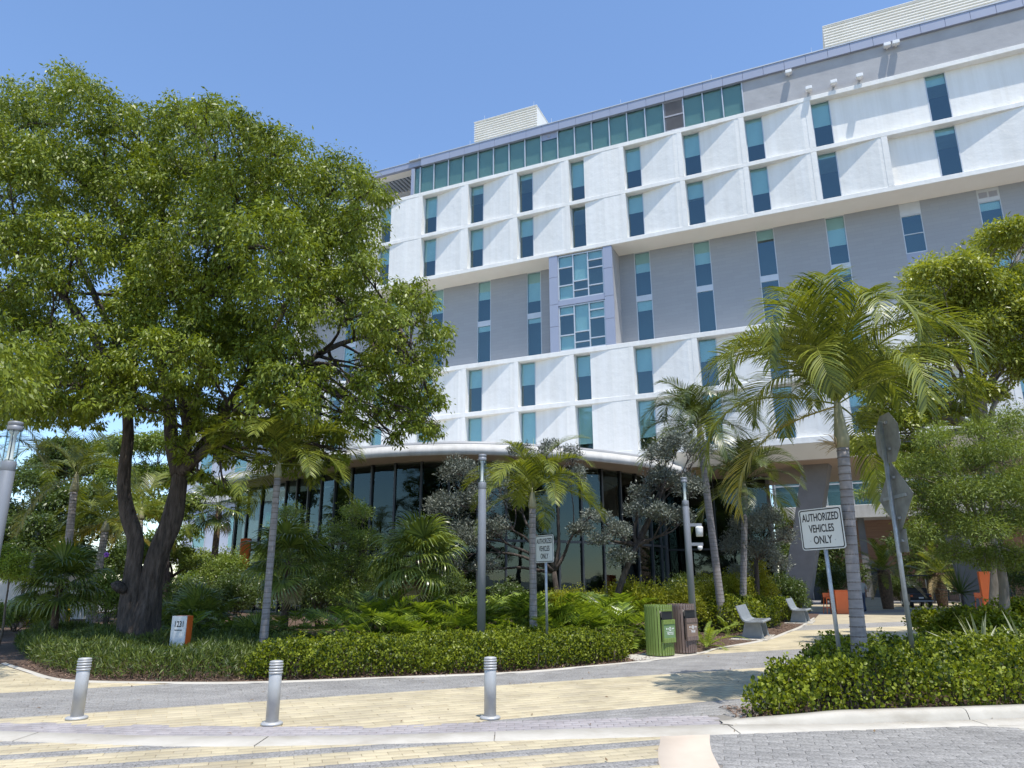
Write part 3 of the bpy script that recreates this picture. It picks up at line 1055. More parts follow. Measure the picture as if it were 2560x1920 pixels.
# bevelled underside that steps back to the entrance soffit
MB().add([(SL, 0.01, 8.098), (SR, 0.01, 8.098), (SR, 0.75, 7.40), (SL, 0.75, 7.40)], [(0, 3, 2, 1)]).build('bevelled_soffit', M['soffit'], bld)
for i in range(10):
    y0 = 0.76 + i * 0.97
    MB().box(6.0, SR, y0, y0 + 0.955, 7.385 + (i % 2) * 0.004, 7.6).build('soffit_board', M['wood_soffit'], bld)
MB().box(SL, SR, 0.8, 10.5, 7.62, 8.09).build('transfer_slab', M['concrete_col'], bld)
# dark inner volume seen through the windows, and the end walls
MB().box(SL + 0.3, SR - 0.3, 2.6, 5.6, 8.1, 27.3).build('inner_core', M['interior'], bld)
for x in (SL, SR - 0.3):
    MB().box(x, x + 0.3, 0.01, 2.61, 8.11, 20.7).build('end_wall', M['stucco'], bld)
    MB().box(x, x + 0.3, 0.01, 2.61, 20.73, 27.3).build('end_wall', M['stucco'], bld)
MB().box(SL + 0.02, SL + 0.3, 2.612, 5.6, 8.1, 27.33).build('end_wall', M['stucco'], bld)

# top storey: glazed to the left, grey plaster to the right
TZ0, TZ1 = 27.34, 29.36
px_ = [-5.2, -4.72] + [-3.63 + 1.13 * i for i in range(15)] + [13.36, 14.5, 15.62, 16.74]
px_ = sorted(px_)
for i, (a, b) in enumerate(zip(px_[:-1], px_[1:])):
    MB().box(a - 0.03, a + 0.03, 0.02, 0.2, TZ0, TZ1).build('mullion', M['alu'], bld)
    if abs(a - 12.19) < 0.1:
        lv = MB().box(a + 0.04, b - 0.04, 0.12, 0.16, TZ0, TZ1)
        for z in np.arange(TZ0 + 0.08, TZ1 - 0.05, 0.075):
            if abs(z - (TZ0 + TZ1) / 2) > 0.05:
                lv.add([(a + .1, 0.05, z), (b - .1, 0.05, z), (b - .1, 0.12, z + 0.06), (a + .1, 0.12, z + 0.06), (a + .1, 0.05, z + .012), (b - .1, 0.05, z + .012)], [(0, 1, 2, 3), (0, 4, 5, 1), (4, 3, 2, 5)])
        lv.box(a + .04, b - .04, 0.03, 0.119, TZ1 - 0.06, TZ1).box(a + .04, b - .04, 0.03, 0.119, TZ0, TZ0 + .06).box(a + .04, b - .04, 0.03, 0.119, (TZ0 + TZ1) / 2 - .05, (TZ0 + TZ1) / 2 + .05)
        lv.build('louvre_panel', M['louvre'], bld)
        continue
    zt = TZ1
    if abs(a - 4.28) < 0.1:
        zt = TZ1 - 0.42
        MB().box(a + 0.03, b - 0.03, 0.08, 0.14, zt, TZ1).build('metal_panel', M['blue_panel'], bld)
        MB().box(a + 0.45, a + 0.62, 0.05, 0.08, zt + 0.15, zt + 0.29).build('wall_vent', M['louvre'], bld)
    MB().box(a + 0.03, b - 0.03, 0.10, 0.112, TZ0, zt).build('glazing_pane', M['glass_top'], bld)
    MB().box(a + 0.04, b - 0.04, 0.19 + 0.002 * (i % 3), 0.198 + 0.002 * (i % 3), TZ0 + (0.0 if i % 5 else 0.02), zt).build('blind', M['blind'], bld)
MB().box(16.71, 16.77, 0.02, 0.2, TZ0, TZ1).build('mullion', M['alu'], bld)
MB().box(-5.42, -5.2, 0.0, 0.25, TZ0, TZ1).build('corner_post', M['blue_panel'], bld)
MB().box(-5.4, -5.25, 0.26, 5.6, TZ0, TZ1).build('side_wall', M['grey_stucco'], bld)
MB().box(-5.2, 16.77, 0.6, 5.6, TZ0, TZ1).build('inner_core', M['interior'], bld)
MB().box(16.771, SR, 0.06, 5.6, TZ0, TZ1).build('plaster_wall', M['grey_stucco'], bld)
# metal fascia panels and coping
fx = -11.4
first = True
while fx < SR:
    w_ = 1.13
    MB().bbox(fx + 0.006, fx + w_ - 0.006, -0.10 if fx > -5.6 else 0.05, 0.3, 29.37 if fx > -5.6 else 29.52, 29.93, 0.006).build('fascia_panel', M['blue_panel'], bld)
    fx += w_
MB().box(-5.6, SR, -0.13, 5.7, 29.935, 30.0).build('coping', M['alu'], bld)
MB().box(-11.4, -5.61, 0.02, 5.7, 29.935, 29.985).build('coping', M['alu'], bld)
# roof trellis with round louvre tubes at the left corner
for y0, y1 in ((0.31, 0.95), (2.7, 3.3), (5.2, 5.65)):
    MB().box(-11.4, -5.45, y0, y1, 29.5, 29.93).build('trellis_beam', M['soffit'], bld)
for i in range(19):
    xx = -5.62 - i * 0.31
    MB().tube([(xx, 0.96, 29.62), (xx, 2.69, 29.62)], 0.10, 10).build('trellis_tube', M['alu'], bld)
    MB().tube([(xx, 3.31, 29.62), (xx, 5.19, 29.62)], 0.10, 10).build('trellis_tube', M['alu'], bld)
MB().box(-11.2, -10.95, 0.4, 0.7, TZ0, 29.5).build('trellis_post', M['alu'], bld)
# lightning rods
for x in (-4.9, -0.9, 5.0, 9.6, 15.1, 20.6, 26.2):
    MB().tube([(x, 0.1, 30.0), (x, 0.1, 30.45)], 0.012, 6).build('lightning_rod', M['alu'], bld)
# floodlights on the plaster wall
for x, z in ((19.29, 28.98), (20.2, 27.62), (21.46, 27.62), (22.73, 27.6), (24.24, 29.05), (24.66, 29.05)):
    fl = MB().bbox(x - 0.17, x + 0.17, -0.34, -0.06, z - 0.02, z + 0.16, 0.02)
    fl.box(x - 0.05, x + 0.05, -0.08, 0.06, z - 0.02, z + 0.08).box(x - 0.14, x + 0.14, -0.33, -0.1, z - 0.05, z - 0.021)
    fl.build('floodlight', M['white'], bld)
# rooftop plant screens of horizontal louvres
def plant_screen(x0, x1, y0, y1, z0, z1):
    body = MB().box(x0 + 0.1, x1 - 0.02, y0 + 0.1, y1, z0, z1 - 0.02).build('plant_screen', M['screen'], bld)
    m = MB()
    z = z0
    p = 0.19
    while z < z1 - 0.02:
        prof = [(y0 + 0.1, z), (y0, z + 0.02), (y0, z + 0.05), (y0 + 0.1, z + p * 0.9)]
        m.extrude(prof, 'x', x0, x1)
        z += p
    m.build('screen_louvre', M['screen'], body)
    MB().box(x0 - 0.01, x1 + 0.01, y0 - 0.02, y1 + 0.02, z1 - 0.015, z1 + 0.02).build('cap', M['screen'], body)
plant_screen(-2.1, 2.85, 3.0, 5.5, 30.0, 34.07)
plant_screen(21.5, SR, 3.0, 5.5, 30.0, 33.9)
MB().tube([(-1.3, 3.1, 34.08), (-1.3, 3.1, 34.5)], 0.012, 6).build('lightning_rod', M['alu'], bld)
MB().tube([(2.6, 3.1, 34.08), (2.6, 3.1, 34.5)], 0.012, 6).build('lightning_rod', M['alu'], bld)

# slanted entrance columns below the overhang
def slant(x0, y0, x1, y1, w0, w1, d, name='slanted_column'):
    m = MB()
    vs = []
    for (x, y, w, z) in ((x0, y0, w0, -0.05), (x1, y1, w1, 7.4)):
        vs += [(x - w / 2, y, z), (x + w / 2, y, z), (x + w / 2 + 0.15, y + d, z), (x - w / 2, y + d, z)]
    m.add(vs, [(3, 2, 1, 0), (4, 5, 6, 7), (0, 1, 5, 4), (1, 2, 6, 5), (2, 3, 7, 6), (3, 0, 4, 7)])
    m.build(name, M['concrete_col'], bld)
slant(16.4, 3.4, 18.3, 2.4, 1.3, 1.25, 1.0)
slant(25.6, 9.6, 24.4, 9.2, 1.3, 0.7, 0.7)
slant(31.5, 3.4, 34.0, 2.4, 1.3, 1.15, 1.0)
# dark glazed ground floor set back under the overhang
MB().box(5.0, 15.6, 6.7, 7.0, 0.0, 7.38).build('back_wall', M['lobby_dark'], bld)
MB().box(15.4, 15.6, 6.05, 6.69, 0.0, 7.38).build('end_wall', M['concrete_col'], bld)
for i in range(7):
    x = 5.0 + i * 1.5
    MB().box(x - 0.04, x + 0.04, 5.95, 6.1, 0.0, 7.38).build('mullion', M['mullion'], bld)
    MB().box(x + 0.04, x + 1.46, 6.0, 6.015, 0.05, 3.3).build('entrance_pane', M['glass_dark'], bld)
    MB().box(x + 0.04, x + 1.46, 6.0, 6.015, 3.4, 7.38).build('entrance_pane', M['glass_dark'], bld)
    MB().box(x + 0.04, x + 1.46, 5.96, 6.09, 3.3, 3.4).build('transom', M['mullion'], bld)
# building across the courtyard, seen under the overhang
cy = empty('courtyard_building', (BX, BY, 0), 'tan brick building with a white gallery slab beyond the passage under the tower', 'building', rz=TH - math.pi / 2)
MB().box(14.0, 60.0, 30.0, 30.4, 0.0, 6.4).build('brick_wall', M['brick'], cy)
MB().box(14.0, 60.0, 31.0, 36.0, 0.0, 13.0).build('rear_block', M['grey_stucco'], cy)
MB().bbox(14.0, 44.0, 26.5, 31.0, 6.4, 7.4, 0.03).build('gallery_slab', M['fascia'], cy)
for i in range(14):
    x = 14.2 + i * 2.1
    MB().box(x, x + 2.02, 26.6, 26.62, 7.41, 8.5).build('rail_pane', M['glass_clear'], cy)
    MB().box(x - 0.04, x, 26.58, 26.64, 7.41, 8.55).build('rail_post', M['alu'], cy)
    MB().box(x, x + 0.1, 30.9, 30.99, 7.41, 12.0).build('mullion', M['alu'], cy)
    MB().box(x + 0.1, x + 2.1, 30.95, 30.97, 7.41, 12.0).build('gallery_pane', M['glass'], cy)
    MB().box(x + 0.1, x + 2.1, 30.9, 30.985, 9.6, 9.7).build('transom', M['alu'], cy)
    if i % 3 == 0:
        MB().box(x, x + 0.5, 27.2, 27.7, 0, 6.39).build('gallery_column', M['concrete_col'], cy)
    if i % 2 == 1:
        d_o = MB().box(x + 0.2, x + 1.7, 29.9, 29.99, 0.0, 2.7).build('doorway', M['interior'], cy)
        MB().box(x + 0.2, x + 0.27, 29.85, 29.899, 0.0, 2.7).build('frame', M['alu'], d_o)

# =================================================================== LOBBY PAVILION
LP = [(-19.2, 46.5), (-17.9, 42.3), (-14.6, 39.4), (-11.6, 36.2), (-8.9, 33.6), (-6.0, 32.0), (-2.7, 31.3), (-0.2, 31.6), (2.55, 32.6), (5.0, 34.0), (6.9, 35.5), (9.3, 38.3), (10.6, 42.0), (10.8, 46.0)]
lob = empty('lobby_pavilion', (-3.5, 38.0, 0), 'curved dark glass lobby under a white canopy fascia in front of the tower', 'building')
o0 = Vector((-3.5, 38.0, 0))
dense = smooth_line(LP, 12)
def offset(line, d):
    out = []
    for i, p in enumerate(line):
        t = line[min(i + 1, len(line) - 1)] - line[max(i - 1, 0)]
        t = t / np.linalg.norm(t)
        nn = np.array([-t[1], t[0]])
        out.append(p + nn * d)
    return out
def loc2(p, z):
    return (p[0] - o0.x, p[1] - o0.y, z)
def strip(line_pts, prof, name, mat, smooth=False):
    """sweep a profile [(inset, z)...] along the plan curve"""
    V, F = [], []
    lines = [offset(line_pts, d) for d, z in prof]
    m = len(prof)
    for i in range(len(line_pts)):
        for k in range(m):
            V.append(loc2(lines[k][i], prof[k][1]))
    for i in range(len(line_pts) - 1):
        for k in range(m - 1):
            q = i * m + k
            F.append((q, q + m, q + m + 1, q + 1))
    return obj(name, npmesh(name, V, F, M[mat], smooth), None, lob)
strip(dense, [(0.06, 6.97), (0.0, 6.97), (0.0, 7.37), (0.3, 7.38)], 'canopy_fascia', 'fascia')
strip(dense, [(2.9, 6.99), (1.2, 6.99), (0.06, 6.99)], 'canopy_soffit', 'canopy_soffit')
strip(dense, [(0.3, 7.375), (0.3, 7.5), (0.5, 7.5)], 'canopy_upstand', 'fascia')
strip(dense, [(0.42, 7.495), (0.42, 7.64), (0.6, 7.64)], 'gutter_rail', 'rail_grey')
roof_line = offset(dense, 0.4)
MB().add([loc2(p, 7.54) for p in roof_line], [tuple(range(len(roof_line)))]).build('roof', M['fascia'], lob)
gl = offset(dense, 1.8)
# even spacing of mullions
d_ = [0]
for i in range(1, len(gl)):
    d_.append(d_[-1] + np.linalg.norm(gl[i] - gl[i - 1]))
npane = int(d_[-1] / 1.28)
sp = [np.array([np.interp(d_[-1] * i / npane, d_, [p[0] for p in gl]), np.interp(d_[-1] * i / npane, d_, [p[1] for p in gl])]) for i in range(npane + 1)]
for i in range(npane + 1):
    t = sp[min(i + 1, npane)] - sp[max(i - 1, 0)]
    a = math.atan2(t[1], t[0])
    MB().box(-0.045, 0.045, -0.1, 0.12, 0, 6.98).build('mullion', M['mullion'], lob, loc=loc2(sp[i], 0), rot=(0, 0, a))
lobg = {}
for i in range(npane):
    c = (sp[i] + sp[i + 1]) / 2
    t = sp[i + 1] - sp[i]
    a = math.atan2(t[1], t[0])
    L = np.linalg.norm(t)
    ja = a + rnd.uniform(-0.006, 0.006)
    for z0, z1 in ((0.12, 3.32), (3.44, 6.9)):
        MB().box(-L / 2 + 0.045, L / 2 - 0.045, -0.008, 0.008, z0, z1).build('glazing_pane', M['glass_dark'], lob, loc=loc2(c, 0), rot=(rnd.uniform(-0.003, 0.003), 0, ja))
    MB().box(-L / 2 + 0.04, L / 2 - 0.04, -0.05, 0.09, 3.325, 3.435).build('transom', M['mullion'], lob, loc=loc2(c, 0), rot=(0, 0, a))
    MB().box(-L / 2 + 0.04, L / 2 - 0.04, -0.05, 0.09, 0.0, 0.115).build('sill', M['mullion'], lob, loc=loc2(c, 0), rot=(0, 0, a))
inner = offset(dense, 4.6)
inner = inner[6:-4]
inner = inner + [np.array((6.0, 46.0)), np.array((-14.0, 50.0))]
V, F = [], []
for p in inner:
    V += [loc2(p, 0.0), loc2(p, 6.9)]
for i in range(len(inner)):
    j = (i + 1) % len(inner)
    F.append((2 * i, 2 * j, 2 * j + 1, 2 * i + 1))
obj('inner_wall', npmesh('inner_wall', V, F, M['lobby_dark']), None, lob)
MB().bbox(-11.9, -11.35, 3.6, 3.9, 1.9, 4.0, 0.03).build('orange_panel', M['orange'], lob)
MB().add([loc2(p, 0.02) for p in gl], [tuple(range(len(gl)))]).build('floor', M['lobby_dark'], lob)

# =================================================================== FAR LEFT WING
wing = empty('rear_wing', (-30, 66, 0), 'pale blue grey rear wing with white bands glimpsed behind the tree trunks', 'building', rz=R(-8))
MB().box(0, 21, 0.4, 12, 0, 17.0).build('wall', M['far_wall'], wing)
for z in (3.2, 8.6, 14.2):
    MB().bbox(-0.3, 21.3, -0.1, 0.39, z, z + 0.9, 0.03).build('white_band', M['fascia'], wing)
for z0 in (4.6, 10.2):
    for i in range(6):
        x = 1.2 + i * 3.4
        w_ = MB().box(x - 0.05, x + 1.15, 0.3, 0.42, z0 - 0.05, z0 + 3.05).build('window', M['alu'], wing)
        MB().box(x, x + 1.1, 0.27, 0.299, z0, z0 + 1.5).build('pane', M['glass'], w_)
        MB().box(x, x + 1.1, 0.27, 0.299, z0 + 1.56, z0 + 3.0).build('pane', M['glass'], w_)
for i in range(12):
    MB().box(0.2, 20.8, 0.2 + i * 0.001, 0.395, 15.2 + i * 0.15, 15.27 + i * 0.15).build('slat', M['white'], wing)

# =================================================================== STREET FURNITURE
def copy_tree(o, parent=None):
    c = o.copy()
    COL.objects.link(c)
    c.parent = parent
    for ch in list(o.children):
        copy_tree(ch, c)
    return c

# ---- bollards
def bollard(loc, label):
    t = empty('bollard', loc, label, 'bollard', 'silver bollards along the kerb')
    MB().lathe([(0.13, 0), (0.136, 0.012), (0.136, 0.022), (0.122, 0.034), (0.09, 0.038)], 28).build('base_plate', M['steel'], t, True)
    MB().lathe([(0.079, 0.03), (0.079, 0.60), (0.075, 0.605)], 28).build('post', M['steel'], t, True)
    for i in range(4):
        z = 0.605 + i * 0.034
        MB().lathe([(0.074, z), (0.084, z + 0.003), (0.088, z + 0.013), (0.084, z + 0.024), (0.074, z + 0.028)], 28).build('ring', M['steel'], t, True)
    MB().lathe([(0.073, 0.60), (0.073, 0.738), (0.084, 0.742), (0.081, 0.756), (0.05, 0.764), (0.001, 0.766)], 28).build('cap', M['steel'], t, True)
    t.scale = (0.93, 0.93, 0.92)
    return t
bollard((-5.32, 9.53, 0.0), 'silver ringed bollard at the far left, below the address sign')
bollard((-2.81, 9.12, 0.0), 'middle silver ringed bollard of the three, scuffed on its right side')
bollard((-0.28, 9.45, 0.0), 'silver ringed bollard nearest the green recycling bin')
for x, y, lb in ((-18.9, 29.3, 'short yellow bollard beside the slim far lamp post'), (-17.5, 29.6, 'short yellow bollard nearer the drooping fan palm at far left')):
    t = empty('yellow_bollard', (x, y, 0), lb, 'bollard', 'short yellow bollards')
    MB().lathe([(0.13, 0), (0.13, 0.62), (0.11, 0.66), (0.001, 0.68)], 14).build('post', M['yellow'], t, True)
    MB().lathe([(0.14, 0.5), (0.145, 0.54), (0.14, 0.58)], 14).build('band', M['yellow'], t, True)

# ---- lamp posts: tube with a clear glass lantern on top
def lamp(loc, h, r, label, arms=False, rz=0):
    t = empty('lamp_post', loc, label, 'lamp post', 'tubular glass topped lamp posts', rz)
    zg = h - 0.62
    MB().lathe([(r, 0), (r, zg - 0.16), (r * 0.97, zg - 0.155), (r * 0.97, zg - 0.15), (r, zg - 0.145), (r, zg - 0.01), (r * 0.94, zg)], 24).build('pole', M['pole'], t, True)
    MB().lathe([(r * 0.99, zg), (r * 0.99, h - 0.14)], 24).build('lantern_glass', M['glass_clear'], t, True)
    for k in range(4):
        a = k * math.pi / 2 + 0.5
        MB().tube([(math.cos(a) * r * 0.8, math.sin(a) * r * 0.8, zg - 0.01), (math.cos(a) * r * 0.8, math.sin(a) * r * 0.8, h - 0.13)], 0.006, 6).build('rod', M['black'], t)
    MB().lathe([(r * 0.6, zg), (r * 0.62, zg + 0.03), (r * 0.42, zg + 0.05), (r * 0.42, h - 0.2), (r * 0.62, h - 0.18), (r * 0.7, h - 0.14)], 14).build('lamp_core', M['sign_white'], t, True)
    MB().lathe([(r * 0.95, h - 0.14), (r, h - 0.13), (r, h - 0.075), (r * 0.93, h - 0.07), (r * 0.93, h - 0.055), (r, h - 0.05), (r, h - 0.012), (r * 0.9, h), (0.001, h + 0.004)], 24).build('cap', M['pole'], t, True)
    if arms:
        b = MB().box(r * 0.9, r + 0.3, -0.03, 0.03, 2.98, 3.06).build('camera_arm', M['pole'], t)
        MB().lathe([(0.09, 2.72), (0.095, 2.86), (0.10, 2.92), (0.10, 2.97), (0.07, 2.985)], 16, (r + 0.23, 0, 0)).build('camera_housing', M['white'], b, True)
        b = MB().box(r * 0.9, r + 0.3, -0.03, 0.03, 2.48, 2.56).build('camera_arm', M['pole'], t)
        MB().lathe([(0.02, 2.36), (0.055, 2.39), (0.065, 2.42), (0.065, 2.475)], 16, (r + 0.22, 0, 0)).build('camera_dome', M['white'], b, True)
    return t
lamp((-0.66, 15.8, 0), 4.31, 0.088, 'grey tubular lamp post rising from the clipped hedge left of the centre palm')
lamp((4.62, 19.4, 0), 4.28, 0.088, 'grey tubular lamp post with two small camera arms behind the bins', True)
lamp((-7.75, 11.0, 0), 4.03, 0.105, 'thick grey lamp post cut by the left edge of the picture')
p = at(60, 1540, 28)
lamp((p.x, 28, 0), 3.5, 0.10, 'small grey lamp post beside the yellow bollards at far left')

# ---- restricted access signs
def auth_sign(loc, rz, zc, label, lean=0.0):
    t = empty('regulatory_sign', loc, label, 'sign', 'authorized vehicles signs', rz)
    t.rotation_euler = (0, lean, rz)
    w, h, c = 0.70, 0.60, 0.045
    MB().tube([(0, 0.035, 0), (0, 0.035, zc + h / 2 - 0.03)], 0.03, 10).build('post', M['galv'], t, True)
    def rr(w_, h_, c_, y0, y1, name, mat):
        pts = []
        for sx, sz, a0 in ((1, 1, 0), (-1, 1, 90), (-1, -1, 180), (1, -1, 270)):
            for k in range(5):
                a = R(a0 + k * 22.5)
                pts.append((sx * (w_ / 2 - c_) + math.cos(a) * c_, zc + sz * (h_ / 2 - c_) + math.sin(a) * c_))
        return MB().extrude(pts[::-1], 'y', y0, y1).build(name, mat, t)
    rr(w, h, c, -0.003, 0.003, 'plate', M['sign_white'])
    # black border line as a frame
    o_, i_ = [], []
    for lst, q in ((o_, 0.014), (i_, 0.030)):
        for sx, sz, a0 in ((1, 1, 0), (-1, 1, 90), (-1, -1, 180), (1, -1, 270)):
            for k in range(5):
                a = R(a0 + k * 22.5)
                cc = c - q * 0.6
                lst.append((sx * (w / 2 - q - cc) + math.cos(a) * cc, -0.0045, zc + sz * (h / 2 - q - cc) + math.sin(a) * cc))
    n = len(o_)
    MB().add(o_ + i_, [(i, n + i, n + (i + 1) % n, (i + 1) % n) for i in range(n)]).build('border', M['black'], t)
    for s, z, sx in (('AUTHORIZED', 0.165, 0.60), ('VEHICLES', 0.0, 0.60), ('ONLY', -0.165, 0.70)):
        me = text_mesh(s, 0.158, M['black'], sx=sx)
        o = obj('lettering', me, None, t, (0, -0.0045, zc + z), (math.pi / 2, 0, 0))
    for sx in (-0.2, 0.2):
        MB().tube([(sx, -0.006, zc - 0.17), (sx, 0.0, zc - 0.17)], 0.009, 8).build('bolt', M['galv'], t)
p = at(2056, 1321, 10.8)
auth_sign((p.x + 0.03, 10.8, 0), R(-55), p.z, 'white authorized vehicles only sign standing beside the tall palm on the right island', -0.02)
p = at(1361, 1372, 16.6)
auth_sign((p.x, 16.6, 0), R(-57), p.z, 'smaller looking authorized vehicles only sign beside the centre palm trunk')

# ---- signs seen from behind on one post
p0 = at(2284, 1640, 11.2)
t = empty('sign_post', (p0.x, 11.2, 0), 'galvanised post carrying the grey backs of an octagon, a diamond and a small plate', 'sign', rz=R(-92))
MB().tube([(0, 0, 0), (0, 0, 4.02)], 0.035, 10).build('post', M['galv'], t, True)
def plate(poly, y, name):
    o = MB().extrude(poly, 'y', y, y + 0.004).build(name, M['sign_back'], t)
    return o
def ngon(n, rad, zc, a0):
    return [(rad * math.cos(a0 + 2 * math.pi * k / n), zc + rad * math.sin(a0 + 2 * math.pi * k / n)) for k in range(n)]
zc = at(2213, 1096, 11.2).z
plate(ngon(8, 0.42, zc, math.pi / 8), 0.07, 'octagon_plate')
zd = at(2236, 1243, 11.2).z
plate(ngon(4, 0.55, zd, 0), 0.07, 'diamond_plate')
zs = at(2255, 1352, 11.2).z
plate([(-0.17, zs - 0.17), (0.17, zs - 0.17), (0.17, zs + 0.17), (-0.17, zs + 0.17)], 0.07, 'small_plate')
for z in (zc + 0.24, zc - 0.18, zd + 0.3, zd - 0.32, zs):
    MB().box(-0.08, 0.08, 0.035, 0.068, z - 0.02, z + 0.02).build('bracket', M['galv'], t)
MB().box(-0.36, 0.36, 0.04, 0.068, zd - 0.025, zd + 0.025).build('bracket', M['galv'], t)
t.rotation_euler = (0, 0, R(-92))

# ---- address sign
t = empty('address_sign', (-7.43, 17.0, 0), 'low white and orange address sign reading 1231 in the ground cover', 'sign', rz=R(-10))
MB().box(-0.18, 0.18, -0.11, -0.09, 0.24, 0.88).build('face_panel', M['white'], t)
MB().box(-0.18, 0.18, -0.108, -0.09, 0.0, 0.238).build('base_panel', M['address_grey'], t)
MB().box(-0.178, 0.18, -0.089, 0.13, 0.0, 0.878).build('orange_body', M['orange'], t)
obj('lettering', text_mesh('1231', 0.175, M['black'], sx=0.72), None, t, (0.01, -0.1115, 0.70), (math.pi / 2, 0, 0))
obj('lettering', text_mesh('DICKINSON DRIVE', 0.036, M['black'], sx=0.62), None, t, (0.0, -0.1115, 0.575), (math.pi / 2, 0, 0))

# ---- slatted bins
def bin_(loc, rz, mat, pmat_, word, label, name):
    t = empty(name, loc, label, 'bin', 'slatted litter bins', rz)
    H = 1.06
    a_, b_, e = 0.33, 0.30, 3.0
    def pt(phi, k=1.0):
        c, s = math.cos(phi), math.sin(phi)
        r_ = (abs(c / a_) ** e + abs(s / b_) ** e) ** (-1 / e)
        return Vector((r_ * c * k, r_ * s * k, 0))
    # even spacing round the outline
    ph = np.linspace(0, 2 * math.pi, 400)
    P_ = [pt(q) for q in ph]
    d = [0]
    for i in range(1, 400):
        d.append(d[-1] + (P_[i] - P_[i - 1]).length)
    n = 27
    liner = MB().lathe([(0.27, 0.05), (0.27, 0.97)], 20).build('liner', M['black'], t, True)
    for i in range(n):
        q = float(np.interp((i + 0.5) / n * d[-1], d, ph))
        p_ = pt(q)
        tn = (pt(q + 0.02) - pt(q - 0.02))
        a = math.atan2(tn.y, tn.x)
        front = p_.y < -0.22 and abs(p_.x) < 0.235
        w = d[-1] / n * 0.405
        segs = ((0.93, H), (0.02, 0.30)) if front else ((0.02, H),)
        for z0, z1 in segs:
            o = MB().bbox(-w, w, -0.011, 0.011, z0, z1, 0.003).build('slat', M[mat], t, loc=p_, rot=(0, 0, a))
            for zz in (z0 + 0.04, z1 - 0.035):
                MB().box(-0.006, 0.006, 0.011 if False else -0.0135, -0.0112, zz - 0.006, zz + 0.006).build('bolt', M['galv'], o)
    # dark mouth with slat edges, lid and the proud label panel
    m = MB().box(-0.215, 0.215, -0.285, -0.27, 0.76, 0.925).build('mouth', M['black'], t)
    MB().bbox(-0.235, 0.235, -0.345, -0.325, 0.28, 0.375, 0.004).build('panel_rail', M[mat], t)
    MB().bbox(-0.235, 0.235, -0.345, -0.325, 0.66, 0.755, 0.004).build('panel_rail', M[mat], t)
    for i in range(5):
        x = -0.188 + i * 0.094
        MB().box(x - 0.043, x + 0.043, -0.349, -0.3451, 0.285, 0.37).build('rail_slat', M[mat], t)
        MB().box(x - 0.043, x + 0.043, -0.349, -0.3451, 0.665, 0.75).build('rail_slat', M[mat], t)
    pl = MB().box(-0.225, 0.225, -0.335, -0.324, 0.376, 0.659).build('label_plate', M[pmat_], t)
    for sx in (-0.24, 0.225):
        MB().box(sx, sx + 0.015, -0.34, -0.28, 0.28, 0.755).build('panel_side', M[mat], t)
    obj('lettering', text_mesh(word, 0.075, M['white'], sx=0.8), None, pl, (0.03, -0.3362, 0.47), (math.pi / 2, 0, 0))
    # round emblem with small pictograms in a row and the rule beneath
    ring = MB()
    for k in range(16):
        a0, a1 = 2 * math.pi * k / 16, 2 * math.pi * (k + 1) / 16
        ring.add([(0.03 + math.cos(q) * r_, -0.3362, 0.565 + math.sin(q) * r_) for q, r_ in ((a0, .028), (a1, .028), (a1, .042), (a0, .042))], [(0, 1, 2, 3)])
    if word == 'TRASH':
        ring.box(0.018, 0.042, -0.3368, -0.3362, 0.548, 0.58)
    else:
        ring.add([(0.015, -0.3362, 0.555), (0.025, -0.3362, 0.545), (0.047, -0.3362, 0.575), (0.04, -0.3362, 0.582)], [(0, 1, 2, 3)])
    for x in (-0.13, -0.07, 0.105, 0.155):
        ring.box(x, x + 0.028, -0.3368, -0.3362, 0.552, 0.585)
    ring.box(-0.15, 0.2, -0.3368, -0.3362, 0.516, 0.520)
    ring.build('emblem', M['white'], pl)
    MB().lathe([(0.29, H - 0.06), (0.29, H - 0.03), (0.001, H - 0.03)], 20).build('lid', M[mat], t)
    return t
b1 = bin_((3.22, 16.72, 0.022), R(40), 'bin_green', 'plate_green', 'RECYCLE', 'lime green slatted recycling bin at the hedge corner', 'recycling_bin')
b2 = bin_((3.86, 17.32, 0.022), R(40), 'bin_brown', 'plate_brown', 'TRASH', 'brown slatted trash bin beside the green recycling bin', 'trash_bin')

for b_ in (b1, b2):
    b_.scale = (0.84, 0.84, 1.0)

# ---- benches
def bench(loc, rz, label):
    t = empty('bench', loc, label, 'bench', 'grey sheet benches by the path', rz)
    L = 0.95
    prof = [(-0.34, 0.42), (-0.33, 0.445), (-0.05, 0.43), (0.12, 0.435), (0.20, 0.47), (0.25, 0.55), (0.37, 0.87), (0.345, 0.88),
            (0.225, 0.575), (0.18, 0.505), (0.11, 0.475), (-0.05, 0.468), (-0.33, 0.485), (-0.365, 0.46)]
    MB().extrude([(y, z) for y, z in prof], 'x', -L, L).build('seat_shell', M['bench'], t)
    for i in range(5):
        x = -0.7 + i * 0.35
        MB().box(x, x + 0.012, -0.3, 0.05, 0.4805, 0.487).build('groove', M['black'], t)
    for sx in (-1, 1):
        m = MB()
        x0, x1 = sx * 0.62 - 0.06, sx * 0.62 + 0.06
        m.extrude([(-0.30, 0), (0.30, 0), (0.19, 0.43), (-0.22, 0.43)], 'x', x0, x1)
        m.build('leg', M['bench'], t)
        MB().box(sx * 0.62 - 0.1, sx * 0.62 + 0.1, -0.33, 0.33, -0.002, 0.012).build('foot_plate', M['bench'], t)
    return t
